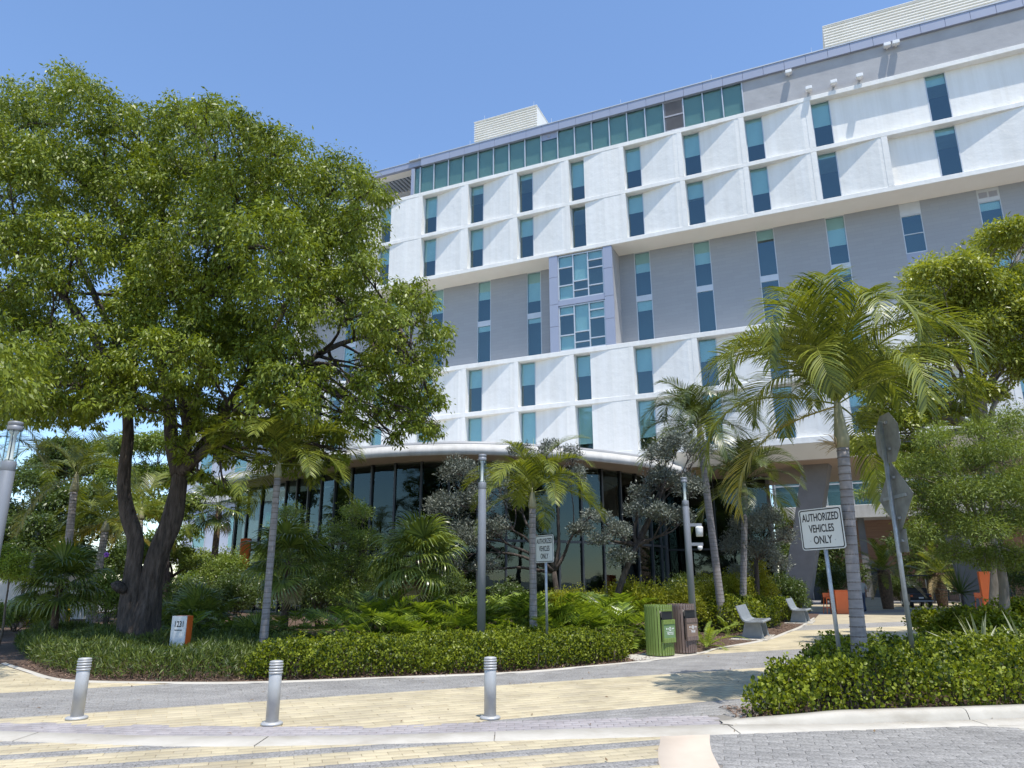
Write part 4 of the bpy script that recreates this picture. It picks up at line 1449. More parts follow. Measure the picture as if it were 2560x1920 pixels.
# a bench is set along the bed edge with its back to the planting
bench((7.05, 22.1, 0.02), R(-115) + math.pi, 'nearer grey sheet metal bench between mulch and path')
bench((11.35, 29.9, 0.02), R(-117) + math.pi, 'farther grey sheet metal bench at the end of the green hedge')
for c, nm in (((6.95, 22.05), 'pad'), ((11.3, 29.8), 'pad')):
    a = R(65)
    pts = []
    for u, v in ((-1.15, -0.5), (1.15, -0.5), (1.15, 0.5), (-1.15, 0.5)):
        pts.append((c[0] + u * math.cos(a) - v * math.sin(a), c[1] + u * math.sin(a) + v * math.cos(a)))
    MB().prism(pts, -0.01, 0.02).build('pad', M['concrete'], bed)

# ---- orange counter, stools and pylon under the overhang
def counter(loc, w, d, h, label, rz=0):
    t = empty('counter', loc, label, 'counter', None, rz)
    MB().bbox(-w / 2, w / 2, -d / 2, -d / 2 + 0.06, 0, h - 0.05, 0.01).build('front_panel', M['orange'], t)
    MB().bbox(-w / 2 - 0.02, w / 2 + 0.02, -d / 2 - 0.02, d / 2, h - 0.05, h, 0.015).build('top', M['orange'], t)
    MB().bbox(-w / 2, -w / 2 + 0.06, -d / 2 + 0.061, d / 2 - 0.01, 0, h - 0.051, 0.01).build('side_panel', M['orange'], t)
    MB().bbox(w / 2 - 0.06, w / 2, -d / 2 + 0.061, d / 2 - 0.01, 0, h - 0.051, 0.01).build('side_panel', M['orange'], t)
p = at(2106, 1533, 37.4)
counter((p.x + 0.15, 37.4, 0), 1.15, 0.8, 1.12, 'bright orange standing counter behind the tall palm trunk')
def stool(loc, label, rz=0):
    t = empty('stool', loc, label, 'stool', 'orange bar stools', rz)
    MB().bbox(-0.19, 0.19, -0.19, 0.19, 0.72, 0.77, 0.02).build('seat', M['orange'], t)
    for sx in (-1, 1):
        for sy in (-1, 1):
            MB().tube([(sx * 0.16, sy * 0.16, 0.73), (sx * 0.22, sy * 0.22, 0.0)], [0.022, 0.016], 6).build('leg', M['orange'], t)
    for s in (-1, 1):
        MB().box(-0.19, 0.19, s * 0.19 - 0.01, s * 0.19 + 0.01, 0.27, 0.29).build('rail', M['orange'], t)
    MB().bbox(-0.19, 0.19, 0.17, 0.2, 0.771, 0.98, 0.01).build('backrest', M['orange'], t)
p = at(2075, 1533, 37.2)
stool((p.x, 37.2, 0), 'orange bar stool tucked left of the orange counter')
for i, (px, lb) in enumerate(((2458, 'orange bar stool left of the orange pylon'), (2527, 'first orange bar stool right of the leaning grey trunk'), (2545, 'orange bar stool at the right edge of the picture'))):
    p = at(px, 1530, 36.0)
    stool((p.x, 36.0 + 0.3 * i, 0), lb, 0.2 * i)
p = at(2475, 1530, 34.5)
t = empty('pylon', (p.x, 34.5, 0), 'leaning looking orange pylon with a white edge strip near the right trees', 'pylon', rz=R(-25))
MB().bbox(-0.22, 0.22, -0.3, 0.3, 0, 1.95, 0.01).build('body', M['orange'], t)
MB().box(0.221, 0.29, -0.3, 0.29, 0, 1.93).build('edge_strip', M['white'], t)

# ---- golf cart seen from behind
t = empty('golf_cart', (24.35, 45.4, 0), 'black golf cart parked beyond the overhang, seen from behind', 'golf cart', rz=R(-14))
MB().bbox(-0.58, 0.58, -1.1, 1.1, 0.30, 0.52, 0.03).build('chassis', M['black'], t)
MB().bbox(-0.58, 0.58, -1.15, -0.55, 0.521, 0.80, 0.04).build('rear_body', M['black'], t)
MB().bbox(-0.55, 0.55, -0.5, 0.0, 0.521, 0.72, 0.04).build('seat', M['black'], t)
MB().bbox(-0.55, 0.55, -0.55, -0.42, 0.721, 1.12, 0.04).build('seat_back', M['black'], t)
MB().extrude([(0.75, 0.52), (1.25, 0.52), (1.2, 0.8), (0.85, 0.98), (0.75, 0.98)], 'x', -0.55, 0.55).build('front_cowl', M['black'], t)
MB().bbox(-0.66, 0.66, -0.85, 1.0, 1.80, 1.87, 0.03).build('roof', M['black'], t)
for sx in (-1, 1):
    MB().tube([(sx * 0.56, -0.62, 0.8), (sx * 0.58, -0.75, 1.81)], 0.02, 6).build('roof_post', M['black'], t)
    MB().tube([(sx * 0.53, 0.85, 0.95), (sx * 0.56, 0.7, 1.81)], 0.02, 6).build('roof_post', M['black'], t)
    for sy, y in ((-1, -0.78), (1, 0.85)):
        w = MB()
        w.lathe([(0.10, -0.1), (0.22, -0.1), (0.235, -0.07), (0.235, 0.07), (0.22, 0.1), (0.10, 0.1)], 16)
        o = w.build('tyre', M['black'], t, True, loc=(sx * 0.5, y, 0.235), rot=(0, math.pi / 2, 0))
        MB().lathe([(0.02, -0.105), (0.11, -0.102), (0.11, 0.102), (0.02, 0.105)], 12).build('rim', M['galv'], o)
    MB().bbox(sx * 0.5 - 0.06, sx * 0.5 + 0.06, -1.17, -1.151, 0.62, 0.72, 0.01).build('tail_lamp', M['orange'], t)
MB().box(-0.5, 0.5, 0.70, 0.715, 1.0, 1.79).build('windscreen', M['glass_clear'], t)
MB().bbox(-0.6, 0.6, -1.3, -1.16, 0.34, 0.42, 0.02).build('bumper', M['pole'], t)
MB().box(-0.13, 0.13, -1.165, -1.152, 0.52, 0.61).build('number_plate', M['white'], t)
ring = [(0.28 + 0.15 * math.cos(a), 0.55 - 0.05 * math.sin(a), 1.0 + 0.14 * math.sin(a)) for a in np.linspace(0, 2 * math.pi, 13)]
MB().tube(ring, 0.015, 6, False).build('steering_wheel', M['black'], t)

# ---- person walking away, mostly hidden by the palm trunk
def person(loc, rz):
    t = empty('person', loc, 'person in a grey top and dark blue jeans walking behind the palm trunk', 'person', rz=rz)
    me = D.meshes.new('body')
    vs = [(0, 0, 0.95), (0, 0, 1.12), (0, 0, 1.34), (0, 0.01, 1.47), (0, 0.02, 1.56), (0, 0.03, 1.66), (0, 0.03, 1.73),
          (0.10, 0, 0.90), (0.11, 0.10, 0.49), (0.11, 0.02, 0.08), (0.11, 0.17, 0.04),
          (-0.10, 0, 0.90), (-0.11, -0.06, 0.49), (-0.11, -0.22, 0.12), (-0.11, -0.08, 0.04),
          (0.19, 0, 1.40), (0.24, -0.07, 1.13), (0.24, 0.04, 0.90), (0.235, 0.07, 0.80),
          (-0.19, 0, 1.40), (-0.24, 0.05, 1.13), (-0.24, 0.16, 0.93), (-0.235, 0.2, 0.84)]
    es = [(0, 1), (1, 2), (2, 3), (3, 4), (4, 5), (5, 6), (0, 7), (7, 8), (8, 9), (9, 10), (0, 11), (11, 12), (12, 13), (13, 14),
          (2, 15), (15, 16), (16, 17), (17, 18), (2, 19), (19, 20), (20, 21), (21, 22)]
    rad = [(.15, .11), (.14, .10), (.17, .11), (.06, .06), (.055, .06), (.08, .095), (.06, .07), (.095, .10), (.065, .07), (.04, .045), (.04, .03),
           (.095, .10), (.065, .07), (.04, .045), (.04, .03), (.06, .065), (.043, .045), (.032, .034), (.036, .02), (.06, .065), (.043, .045), (.032, .034), (.036, .02)]
    me.from_pydata(vs, es, [])
    o = obj('body', me, None, t)
    md = o.modifiers.new('skin', 'SKIN')
    for i, sv in enumerate(me.skin_vertices[0].data):
        sv.radius = rad[i]
        sv.use_root = (i == 0)
    o.modifiers.new('sub', 'SUBSURF').levels = 2
    o.modifiers['sub'].render_levels = 2
    dg = bpy.context.evaluated_depsgraph_get()
    nm = D.meshes.new_from_object(o.evaluated_get(dg))
    o.modifiers.clear()
    o.data = nm
    skin = pmat('skin', (0.30, 0.18, 0.12), (0.34, 0.21, 0.15), 0.6)
    top = pmat('grey cotton', (0.22, 0.23, 0.22), (0.27, 0.28, 0.27), 0.9)
    jean = pmat('dark denim', (0.03, 0.045, 0.08), (0.045, 0.06, 0.10), 0.9)
    shoe = M['black']
    for m in (skin, top, jean, shoe):
        nm.materials.append(m)
    for p_ in nm.polygons:
        c = p_.center
        p_.use_smooth = True
        if c.z < 0.085:
            p_.material_index = 3
        elif c.z < 0.97 and abs(c.x) < 0.19:
            p_.material_index = 2
        elif c.z < 1.47 and (abs(c.x) < 0.2 or c.z > 1.13):
            p_.material_index = 1
        else:
            p_.material_index = 0
    hv = MB().lathe([(0.05, 1.60), (0.088, 1.62), (0.098, 1.68), (0.085, 1.75), (0.05, 1.785), (0.001, 1.795)], 12, (0, 0.015, 0))
    hv.build('hair', pmat('dark hair', (0.015, 0.01, 0.008), (0.03, 0.02, 0.015), 0.6), t, True)
    return t
p = at(2160, 1524, 39.2)
person((p.x, 39.2, -0.012), R(8))

# ---- low stone planter, far walls
t = empty('stone_planter', (21.3, 46.2, 0), 'low pale stone planter box behind the golf cart', 'planter')
MB().bbox(-1.2, 1.2, -0.4, 0.4, 0, 0.55, 0.03).build('box', M['concrete'], t)
MB().box(-1.1, 1.1, -0.32, 0.32, 0.551, 0.57).build('soil', M['mulch'], t)
t = empty('garden_wall', (-24.5, 34.0, 0), 'white rendered garden wall behind the far left shrubs', 'wall', rz=R(6))
MB().bbox(-5, 5.0, 0, 0.25, 0, 2.75, 0.02).build('render', M['fascia'], t)
MB().bbox(-5.05, 5.05, -0.04, 0.29, 2.751, 2.85, 0.02).build('coping', M['concrete'], t)

# =================================================================== VEGETATION
KITE_V = np.array([(0, 0, 0), (0.42, 0.19, 0.03), (1, 0, -0.10), (0.42, -0.19, 0.03)])
KITE_F = np.array([(0, 1, 2, 3)])
ROUND_V = np.array([(0, 0, 0), (0.28, 0.30, 0.07), (0.75, 0.34, 0.06), (1, 0, -0.02), (0.75, -0.34, 0.06), (0.28, -0.30, 0.07)])
ROUND_F = np.array([(0, 1, 2, 3), (0, 3, 4, 5)])
LONG_V = np.array([(0, 0, 0), (0.4, 0.075, 0.02), (1, 0, -0.14), (0.4, -0.075, 0.02)])
OVAL_V = np.array([(0, 0, 0), (0.58, 0.36, 0.05), (1, 0, -0.03), (0.58, -0.36, 0.05)])
DP = 2560 / 2212.0


def sphere(n):
    v = RS.normal(size=(n, 3))
    return unit(v)


def foliage(name, blobs, n, size, mat, parent, tv=KITE_V, tf=KITE_F, hang=0.6, clump=0.30, per=26, inner=0.45, flat=0.75, var=0.35, under=-0.4):
    """leaves gathered in small sprays through the volume of overlapping blobs"""
    w = np.array([b[1][0] * b[1][2] for b in blobs])
    w = w / w.sum()
    P_, X_, Z_, T_ = [], [], [], []
    for (c, r), q in zip(blobs, w):
        m = max(1, int(n * q / per))
        d = sphere(m)
        d[:, 2] = np.where(d[:, 2] < under, -d[:, 2] * 0.6, d[:, 2])
        rad = inner + (1 - inner) * RS.uniform(0, 1, m) ** 0.55
        cc = np.array(c) + d * rad[:, None] * np.array(r)
        rs = clump * (np.mean(r) ** 0.5) * RS.uniform(0.6, 1.3, m)
        k = RS.poisson(per, m) + 3
        idx = np.repeat(np.arange(m), k)
        off = np.clip(RS.normal(size=(len(idx), 3)), -1.7, 1.7) * rs[idx][:, None] * np.array([1, 1, flat]) * 0.55
        pos = cc[idx] + off
        out = unit(off + d[idx] * 0.25 * rs[idx][:, None])
        X = out * 0.7 + RS.normal(size=(len(idx), 3)) * 0.45
        X[:, 2] -= hang
        Z = RS.normal(size=(len(idx), 3)) * 0.55 + out * 0.35
        Z[:, 2] += 0.75
        P_.append(pos)
        bt_ = RS.uniform(-0.12, 0.12)
        T_.append(np.clip(RS.uniform(0.15, 0.85, m)[idx] * 0.55 + RS.uniform(0, 0.5, len(idx)) + bt_, 0, 1))
        X_.append(X)
        Z_.append(Z)
    P_ = np.concatenate(P_)
    X_ = np.concatenate(X_)
    Z_ = np.concatenate(Z_)
    P_[:, 2] = np.maximum(P_[:, 2], 0.03)
    sc = size * RS.uniform(1 - var, 1 + var, len(P_))
    me = scatter(name, tv, tf, P_, X_, Z_, sc, mat, np.concatenate(T_))
    o = obj(name, me, None, parent)
    tag(o, kind='stuff')
    return o


def limb_path(a, b, sag=0.0, wob=0.2, n=7):
    a, b = Vector(a), Vector(b)
    out = []
    L = (b - a).length
    w1 = Vector((rnd.uniform(-1, 1), rnd.uniform(-1, 1), rnd.uniform(-.5, .5))) * wob * L * 0.3
    w2 = Vector((rnd.uniform(-1, 1), rnd.uniform(-1, 1), rnd.uniform(-.5, .5))) * wob * L * 0.15
    for i in range(n):
        t = i / (n - 1)
        p = a.lerp(b, t) + w1 * math.sin(math.pi * t) + w2 * math.sin(2 * math.pi * t)
        p.z += sag * L * math.sin(math.pi * t)
        out.append(p)
    return out


def tubes_mesh(name, lst, mat, parent, n=7):
    m = MB()
    for pts, rad in lst:
        m.tube(pts, rad, n)
    return m.build(name, mat, parent, True)


# ---------------------------------------------------------------- the big tree
BT = 18.0
def bp_(dx, dy, r, dY=0.0):
    Y = BT + dY
    p = at(dx * DP, dy * DP, Y)
    rr = r * DP / FPX * Y * 1.0
    return (p, rr)
raw = [(60, 265, 105), (165, 225, 92), (280, 280, 88), (20, 400, 110), (150, 380, 120), (280, 400, 110), (400, 275, 78), (435, 245, 56), (510, 300, 80), (610, 335, 74),
       (400, 390, 115), (520, 420, 110), (640, 430, 105), (735, 390, 74), (790, 415, 56), (770, 500, 76), (690, 540, 105), (580, 535, 110), (440, 515, 118), (300, 525, 105), (160, 530, 100),
       (40, 545, 100), (-40, 650, 90), (60, 710, 85), (165, 770, 100), (60, 820, 72), (20, 865, 45), (255, 700, 80), (130, 880, 45), (220, 860, 50),
       (360, 640, 105), (480, 640, 100), (600, 650, 105), (720, 640, 85), (790, 590, 52), (785, 685, 66), (880, 655, 60), (930, 735, 48), (895, 800, 54), (835, 765, 55),
       (925, 860, 40), (895, 915, 42), (935, 930, 28), (860, 955, 24), (430, 790, 75), (520, 790, 85), (620, 770, 78), (700, 830, 56), (780, 850, 46), (755, 915, 45), (700, 950, 42),
       (555, 880, 62), (620, 930, 52), (470, 890, 50), (330, 760, 66), (745, 975, 20), (300, 640, 60), (250, 790, 55), (310, 830, 50), (390, 850, 50), (400, 720, 70), (460, 720, 70), (350, 560, 60), (110, 840, 60), (190, 900, 36), (60, 900, 34), (430, 930, 44), (490, 960, 40), (660, 880, 50), (540, 720, 70), (40, 890, 46), (120, 900, 42), (200, 895, 42), (280, 880, 46), (345, 890, 40), (560, 945, 40), (625, 985, 34), (685, 990, 32), (510, 985, 32), (735, 1000, 22), (800, 800, 50), (855, 850, 40), (885, 870, 42), (820, 900, 34), (400, 990, 26), (440, 1040, 26), (375, 960, 26), (480, 1060, 20), (640, 1010, 26), (580, 1000, 26), (690, 1020, 20), (590, 830, 60), (-20, 780, 70), (-30, 880, 50), (-60, 300, 100), (-70, 480, 100), (110, 620, 70), (850, 700, 50)]
tree = empty('broadleaf_tree', (-9.0, 18.0, 0), 'huge spreading green tree with twin dark trunks at left', 'tree')
org = Vector((-9.0, 18.0, 0))
blobs = []
for i, (x, y, r) in enumerate(raw):
    edge = 1.0
    near = -2.6 if (120 < x < 300 and 700 < y < 900) else None
    for dY in ((near, 0.5) if near else (rnd.uniform(-3.2, -0.6), rnd.uniform(0.4, 3.2))):
        if r < 45:
            dY *= 0.4
        p, rr = bp_(x + rnd.uniform(-6, 6), y + rnd.uniform(-6, 6), r, dY)
        blobs.append((p - org, (rr, rr * 1.1, rr * 0.92)))
for c_, r_ in (((-8.7, 10.7, 4.7), 0.85), ((-9.4, 12.0, 5.0), 1.1), ((-8.5, 9.9, 4.5), 0.7), ((-10.2, 13.2, 5.6), 1.2), ((-9.8, 10.8, 5.6), 1.1), ((-10.8, 12.2, 6.4), 1.3)):
    blobs.append((Vector(c_) - org, (r_, r_, r_ * 0.8)))
foliage('crown', blobs, 315000, 0.115, M['leaf_tree'], tree, hang=0.75, clump=0.255, per=42, inner=0.35, under=-0.75, flat=0.72, var=0.45)
def tp(px, py, Y=18.0):
    return at(px, py, Y) - org
m = MB()
T1 = [tp(331, 1640), tp(330, 1560), tp(329, 1500), tp(334, 1414), tp(338, 1349), tp(320, 1284), tp(309, 1219), tp(312, 1154), tp(320, 1089), tp(318, 1010, 17.8)]
T1[0].z = -0.05
def rough_trunk(path, rad, seed):
    ph = np.random.RandomState(seed).uniform(0, 6, 8)
    P_ = [Vector(q) for q in smooth_line([tuple(p) for p in path], 6)]
    r_ = np.interp(np.linspace(0, 1, len(P_)), np.linspace(0, 1, len(rad)), rad)
    b = MB().tube(P_, list(r_), 22)
    for i in range(len(P_)):
        u = i / len(P_)
        for k in range(22):
            a = 2 * math.pi * k / 22
            f = 1 + 0.10 * math.sin(2 * a + ph[0] + 5 * u) + 0.07 * math.sin(3 * a + ph[1] - 7 * u) + 0.045 * math.sin(7 * a + ph[2] + 9 * u + math.sin(13 * u)) + 0.05 * math.sin(17 * u + ph[3] + 2 * math.sin(a)) + (0.12 * max(0, 1 - u * 7) * math.sin(5 * a + ph[4]))
            v = Vector(b.v[i * 22 + k])
            b.v[i * 22 + k] = tuple(P_[i] + (v - P_[i]) * f)
    return b.build('trunk', M['bark'], tree, True)
rough_trunk(T1, [0.36, 0.29, 0.235, 0.185, 0.175, 0.185, 0.165, 0.155, 0.14, 0.12], 3)
T2 = [tp(362, 1640, 18.1), tp(364, 1554, 18.1), tp(372, 1500, 18.1), tp(381, 1447, 18.1), tp(404, 1365, 18.1), tp(430, 1300, 18.1), tp(443, 1235, 18.1), tp(448, 1185, 18.1)]
T2[0].z = -0.05
rough_trunk(T2, [0.40, 0.32, 0.26, 0.235, 0.225, 0.235, 0.21, 0.18], 5)
MB().tube([tp(296, 1470, 17.72), tp(303, 1462, 17.70)], [0.2, 0.15], 12).build('burl', M['bark'], tree, True)
limb_src = {'a': T1[-1], 'b': T2[-1], 'c': T1[6]}
limbs = [('b', [(430, 1110), (422, 1000), (400, 900), (380, 780), (390, 640), (420, 450)], .20, 18.0), ('b', [(482, 1150), (544, 1056), (620, 930), (700, 800), (760, 640)], .18, 18.4),
         ('b', [(520, 1120), (640, 1010), (760, 910), (850, 860), (960, 830), (1060, 800)], .14, 17.6), ('b', [(470, 1090), (500, 950), (560, 780), (600, 600), (640, 450)], .16, 18.9),
         ('a', [(330, 950), (330, 800), (320, 640), (280, 470), (250, 330)], .16, 18.2), ('a', [(270, 900), (190, 780), (110, 690), (40, 640), (-60, 600)], .14, 17.4),
         ('a', [(240, 980), (190, 920), (150, 880)], .11, 16.6), ('a', [(300, 880), (200, 660), (120, 480), (60, 360)], .13, 19.0), ('b', [(470, 1080), (440, 880), (520, 700), (560, 500), (520, 380)], .14, 17.2)]
ends = []
for src, pts, r0, Y in limbs:
    P_ = [limb_src[src]] + [tp(x, y, Y + rnd.uniform(-.3, .3)) for x, y in pts]
    Ps = [Vector(q) for q in smooth_line([tuple(p) for p in P_], 3)]
    n = len(Ps)
    MB().tube(Ps, [r0 * (1 - 0.78 * i / (n - 1)) for i in range(n)], 9).build('limb', M['bark'], tree, True)
    ends.append(Ps)
tw = []
for c, r in blobs[:-6]:
    best = min(((Vector(c) - q).length + 0.6 * max(0, q.z - c.z), q) for Ps in ends for q in Ps[2:])
    pts = limb_path(best[1], Vector(c), 0.05, 0.35, 6)
    tw.append((pts, [0.055, 0.045, 0.035, 0.028, 0.02, 0.012]))
    for k in range(5):
        d = sphere(1)[0]
        d[2] = abs(d[2]) * 0.6
        e = Vector(c) + Vector(d * np.array(r) * 0.9)
        tw.append((limb_path(pts[-2 - (k % 2)], e, 0.0, 0.4, 4), [0.018, 0.013, 0.009, 0.005]))
tag(tubes_mesh('twigs', tw, M['bark'], tree, 5), kind='stuff')

# ---------------------------------------------------------------- generic trees and shrubs
def simple_tree(name, base, blobs_px, Y, label, mat, n, size, trunk_r=0.14, fork=None, bark='bark_pale', tv=KITE_V, tf=KITE_F, group=None, cat='tree', spread=1.2, hang=0.5, per=26, clump=0.3, lean=None):
    """blobs_px: (px, py, r px) on the photograph, spread in depth round Y"""
    b = Vector((base[0], base[1], 0))
    t = empty(name, b, label, cat, group)
    bl = []
    for x, y, r in blobs_px:
        for s in (-1, 1):
            YY = Y + s * rnd.uniform(0.15, 1.0) * spread
            p = at(x + rnd.uniform(-8, 8), y + rnd.uniform(-8, 8), YY)
            rr = r / FPX * YY
            bl.append((p - b, (rr, rr, rr * 0.85)))
    foliage('crown', bl, n, size, mat, t, tv, tf, hang=hang, per=per, clump=clump)
    fk = (Vector(fork) - b) if fork is not None else Vector((0, 0, min(q[0].z for q in bl) * 0.8))
    pth = [Vector((0, 0, -0.03))] + limb_path(Vector((0, 0, 0.02)), fk, 0, 0.15, 6)
    MB().tube(pth, [trunk_r * (1.25 - 0.09 * i) for i in range(len(pth))], 10).build('trunk', M[bark], t, True)
    tw = []
    order_ = sorted(range(len(bl)), key=lambda i: math.atan2(bl[i][0].z - fk.z, bl[i][0].x - fk.x) + 0.4 * (bl[i][0].y > fk.y))
    nodes = {}
    for g in range(0, len(order_), 5):
        mem = order_[g:g + 5]
        mean = sum((bl[i][0] for i in mem), Vector((0, 0, 0))) / len(mem)
        nd = fk.lerp(mean, 0.55) + Vector((rnd.uniform(-.2, .2), rnd.uniform(-.2, .2), rnd.uniform(-.1, .2)))
        tw.append((limb_path(fk, nd, 0.06, 0.35, 6), [trunk_r * q for q in (0.62, 0.55, 0.48, 0.43, 0.38, 0.33)]))
        for i in mem:
            nodes[i] = nd
    for i_, (c, r) in enumerate(bl):
        pts = limb_path(nodes[i_], c, 0.06, 0.45, 6)
        tw.append((pts, [trunk_r * q for q in (0.26, 0.21, 0.17, 0.13, 0.09, 0.05)]))
        for k in range(4):
            d = sphere(1)[0]
            e = Vector(c) + Vector(d * np.array(r) * 0.85)
            tw.append((limb_path(pts[3 + k % 2], e, 0, 0.5, 4), [0.014, 0.011, 0.008, 0.004]))
    tag(tubes_mesh('branches', tw, M[bark], t, 5), kind='stuff')
    return t


def shrub(name, c, r, label, mat, n, size, tv=KITE_V, tf=KITE_F, group=None, hang=0.1, cat='shrub', lumps=9, per=20, clump=0.26, up=1.0):
    """rounded shrub: lumpy crown over many thin stems; c is its foot"""
    t = empty(name, (c[0], c[1], 0), label, cat, group)
    bl = []
    for i in range(lumps):
        d = sphere(1)[0]
        d[2] = abs(d[2])
        q = rnd.uniform(0.35, 0.62)
        bl.append((Vector((d[0] * r[0] * q, d[1] * r[1] * q, r[2] * (0.28 + d[2] * 0.42 * up))), (r[0] * 0.5, r[1] * 0.5, r[2] * 0.33)))
    foliage('foliage', bl, n, size, mat, t, tv, tf, hang=hang, per=per, clump=clump)
    tw = []
    for b, rr in bl:
        tw.append((limb_path((rnd.uniform(-.08, .08), rnd.uniform(-.08, .08), -0.02), b, 0.05, 0.3, 5), [0.025, 0.02, 0.015, 0.01, 0.006]))
        for k in range(3):
            d = sphere(1)[0]
            tw.append((limb_path(Vector(b) * 0.7, Vector(b) + Vector(d * np.array(rr) * 0.8), 0, 0.3, 4), [0.012, 0.009, 0.007, 0.004]))
    tag(tubes_mesh('stems', tw, M['twig'], t, 5), kind='stuff')
    return t


def hedge(name, poly, h, label, mat, n, size, tv, tf, hang=-0.2, lump=0.18, edge=0.35, cat='hedge', sprigs=0, org=None, hfun=None):
    """dense planting over a ground polygon: leaves on a lumpy top and rounded sides"""
    xs = [p[0] for p in poly]
    ys = [p[1] for p in poly]
    cx, cy = sum(xs) / len(xs), sum(ys) / len(ys)
    t = empty(name, (cx, cy, 0), label, cat)
    A = np.array(poly)
    B = np.roll(A, -1, axis=0)
    def dist(P):
        d = np.full(len(P), 1e9)
        for a, b in zip(A, B):
            ab = b - a
            tt = np.clip(((P - a) @ ab) / (ab @ ab), 0, 1)
            d = np.minimum(d, np.linalg.norm(P - a - tt[:, None] * ab, axis=1))
        return d
    def inside(P):
        c = np.zeros(len(P), bool)
        for a, b in zip(A, B):
            cond = (a[1] > P[:, 1]) != (b[1] > P[:, 1])
            xi = (b[0] - a[0]) * (P[:, 1] - a[1]) / (b[1] - a[1] + 1e-12) + a[0]
            c ^= cond & (P[:, 0] < xi)
        return c
    ph = RS.uniform(0, 6, 12)
    def hh(P):
        x, y = P[:, 0], P[:, 1]
        l = np.sin(x * 2.1 + ph[0] + np.sin(y * 1.7 + ph[1])) * np.sin(y * 2.3 + ph[2] + np.sin(x * 1.3 + ph[3])) + 0.6 * np.sin(x * 5.1 + ph[4] + 2 * np.sin(y * 3 + ph[6])) * np.sin(y * 4.7 + ph[5]) + 0.55 * np.sin(x * 12.3 + ph[7] + 2 * np.sin(y * 5 + ph[9])) * np.sin(y * 11.1 + ph[8] + 2 * np.sin(x * 4 + ph[10]))
        base = h if hfun is None else hfun(x, y)
        e = np.clip(dist(P) / edge, 0, 1)
        return base * (0.30 + 0.70 * np.sqrt(1 - (1 - e) ** 2)) * (1 + lump * l)
    pts = []
    need = n
    got = 0
    bb = (min(xs), max(xs), min(ys), max(ys))
    while got < need:
        P = np.stack([RS.uniform(bb[0], bb[1], 60000), RS.uniform(bb[2], bb[3], 60000)], 1)
        P = P[inside(P)]
        # favour the outer rim, where the sides show
        d = dist(P)
        keep = RS.uniform(size=len(P)) < np.where(d < edge, 1.0, 0.62)
        P = P[keep]
        pts.append(P)
        got += len(P)
    P = np.concatenate(pts)[:n]
    H = hh(P)
    d = dist(P)
    dep = RS.exponential(0.10, n) * (h / 0.5) ** 0.5
    z = np.where((d < edge * 0.8) & (RS.uniform(size=n) < 0.75), H * RS.uniform(0.06, 1, n) ** 0.72, H - dep)
    z = np.clip(z, 0.02, None)
    # outward direction at the rim
    g = 0.05
    gx_ = (hh(P + [g, 0]) - hh(P - [g, 0])) / (2 * g)
    gy_ = (hh(P + [0, g]) - hh(P - [0, g])) / (2 * g)
    nrm = unit(np.stack([-gx_, -gy_, np.ones(n)], 1))
    pos = np.stack([P[:, 0] - cx, P[:, 1] - cy, z], 1)
    # gather leaves in little whorls
    q = RS.normal(size=(n, 3)) * 0.6
    X = nrm * 0.55 + q
    X[:, 2] -= hang
    Z = nrm * 0.9 + RS.normal(size=(n, 3)) * 0.6
    tn = RS.uniform(0, 1, n) ** 1.7 * np.clip(0.55 + 0.6 * z / np.maximum(H, 0.05), 0.4, 1.1)  # shade among the lower leaves put into tint: darker low, brighter on top
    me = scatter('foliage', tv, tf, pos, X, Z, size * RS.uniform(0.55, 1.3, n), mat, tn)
    tag(obj('foliage', me, None, t), kind='stuff')
    # stems
    k = min(900, n // 25)
    tw = []
    sel = RS.choice(n, k, replace=False)
    for i in sel:
        b = Vector((pos[i, 0] * 1, pos[i, 1], 0.0))
        e = Vector((pos[i, 0] + rnd.uniform(-.08, .08), pos[i, 1] + rnd.uniform(-.08, .08), max(0.08, z[i] * 0.95)))
        tw.append(([b, (b + e) / 2 + Vector((rnd.uniform(-.03, .03), rnd.uniform(-.03, .03), 0)), e], [0.008, 0.006, 0.003]))
    tag(tubes_mesh('stems', tw, M['twig'], t, 4), kind='stuff')
    # sprigs standing proud: single pieces
    if sprigs:
        sv, sf = [], []
        for k in range(9):
            a = k * 2.4
            zz = 0.02 + k * 0.014
            Xl = np.array([[math.cos(a), math.sin(a), 0.5]])
            Zl = np.array([[-math.cos(a) * .5, -math.sin(a) * .5, 1.0]])
            Xl = unit(Xl)
            Yl = unit(np.cross(Zl, Xl))
            Zl = np.cross(Xl, Yl)
            Mx = np.stack([Xl[0], Yl[0], Zl[0]], 1)
            V = (ROUND_V * size * 1.0) @ Mx.T + np.array([0, 0, zz])
            sf += [tuple(i + len(sv) for i in f) for f in ROUND_F]
            sv += [tuple(v) for v in V]
        metas = []
        for v_ in range(3):
            metas.append(npmesh('leaf_sprig', np.array(sv) * (0.9 + 0.12 * v_), sf, mat, tint=np.repeat(RS.uniform(0.2, 1, 9), len(ROUND_V))))
        sel = [i for i in RS.permutation(n) if z[i] > H[i] - 0.06 and P[i, 1] < cy + 1.5][:sprigs]
        for i in sel:
            up = Vector(nrm[i]) + Vector((rnd.uniform(-.3, .3), rnd.uniform(-.3, .3), 0.25))
            qn = up.to_track_quat('Z', 'Y').to_euler()
            obj('leaf_sprig', metas[rnd.randrange(3)], None, t, tuple(pos[i]), qn)
    return t


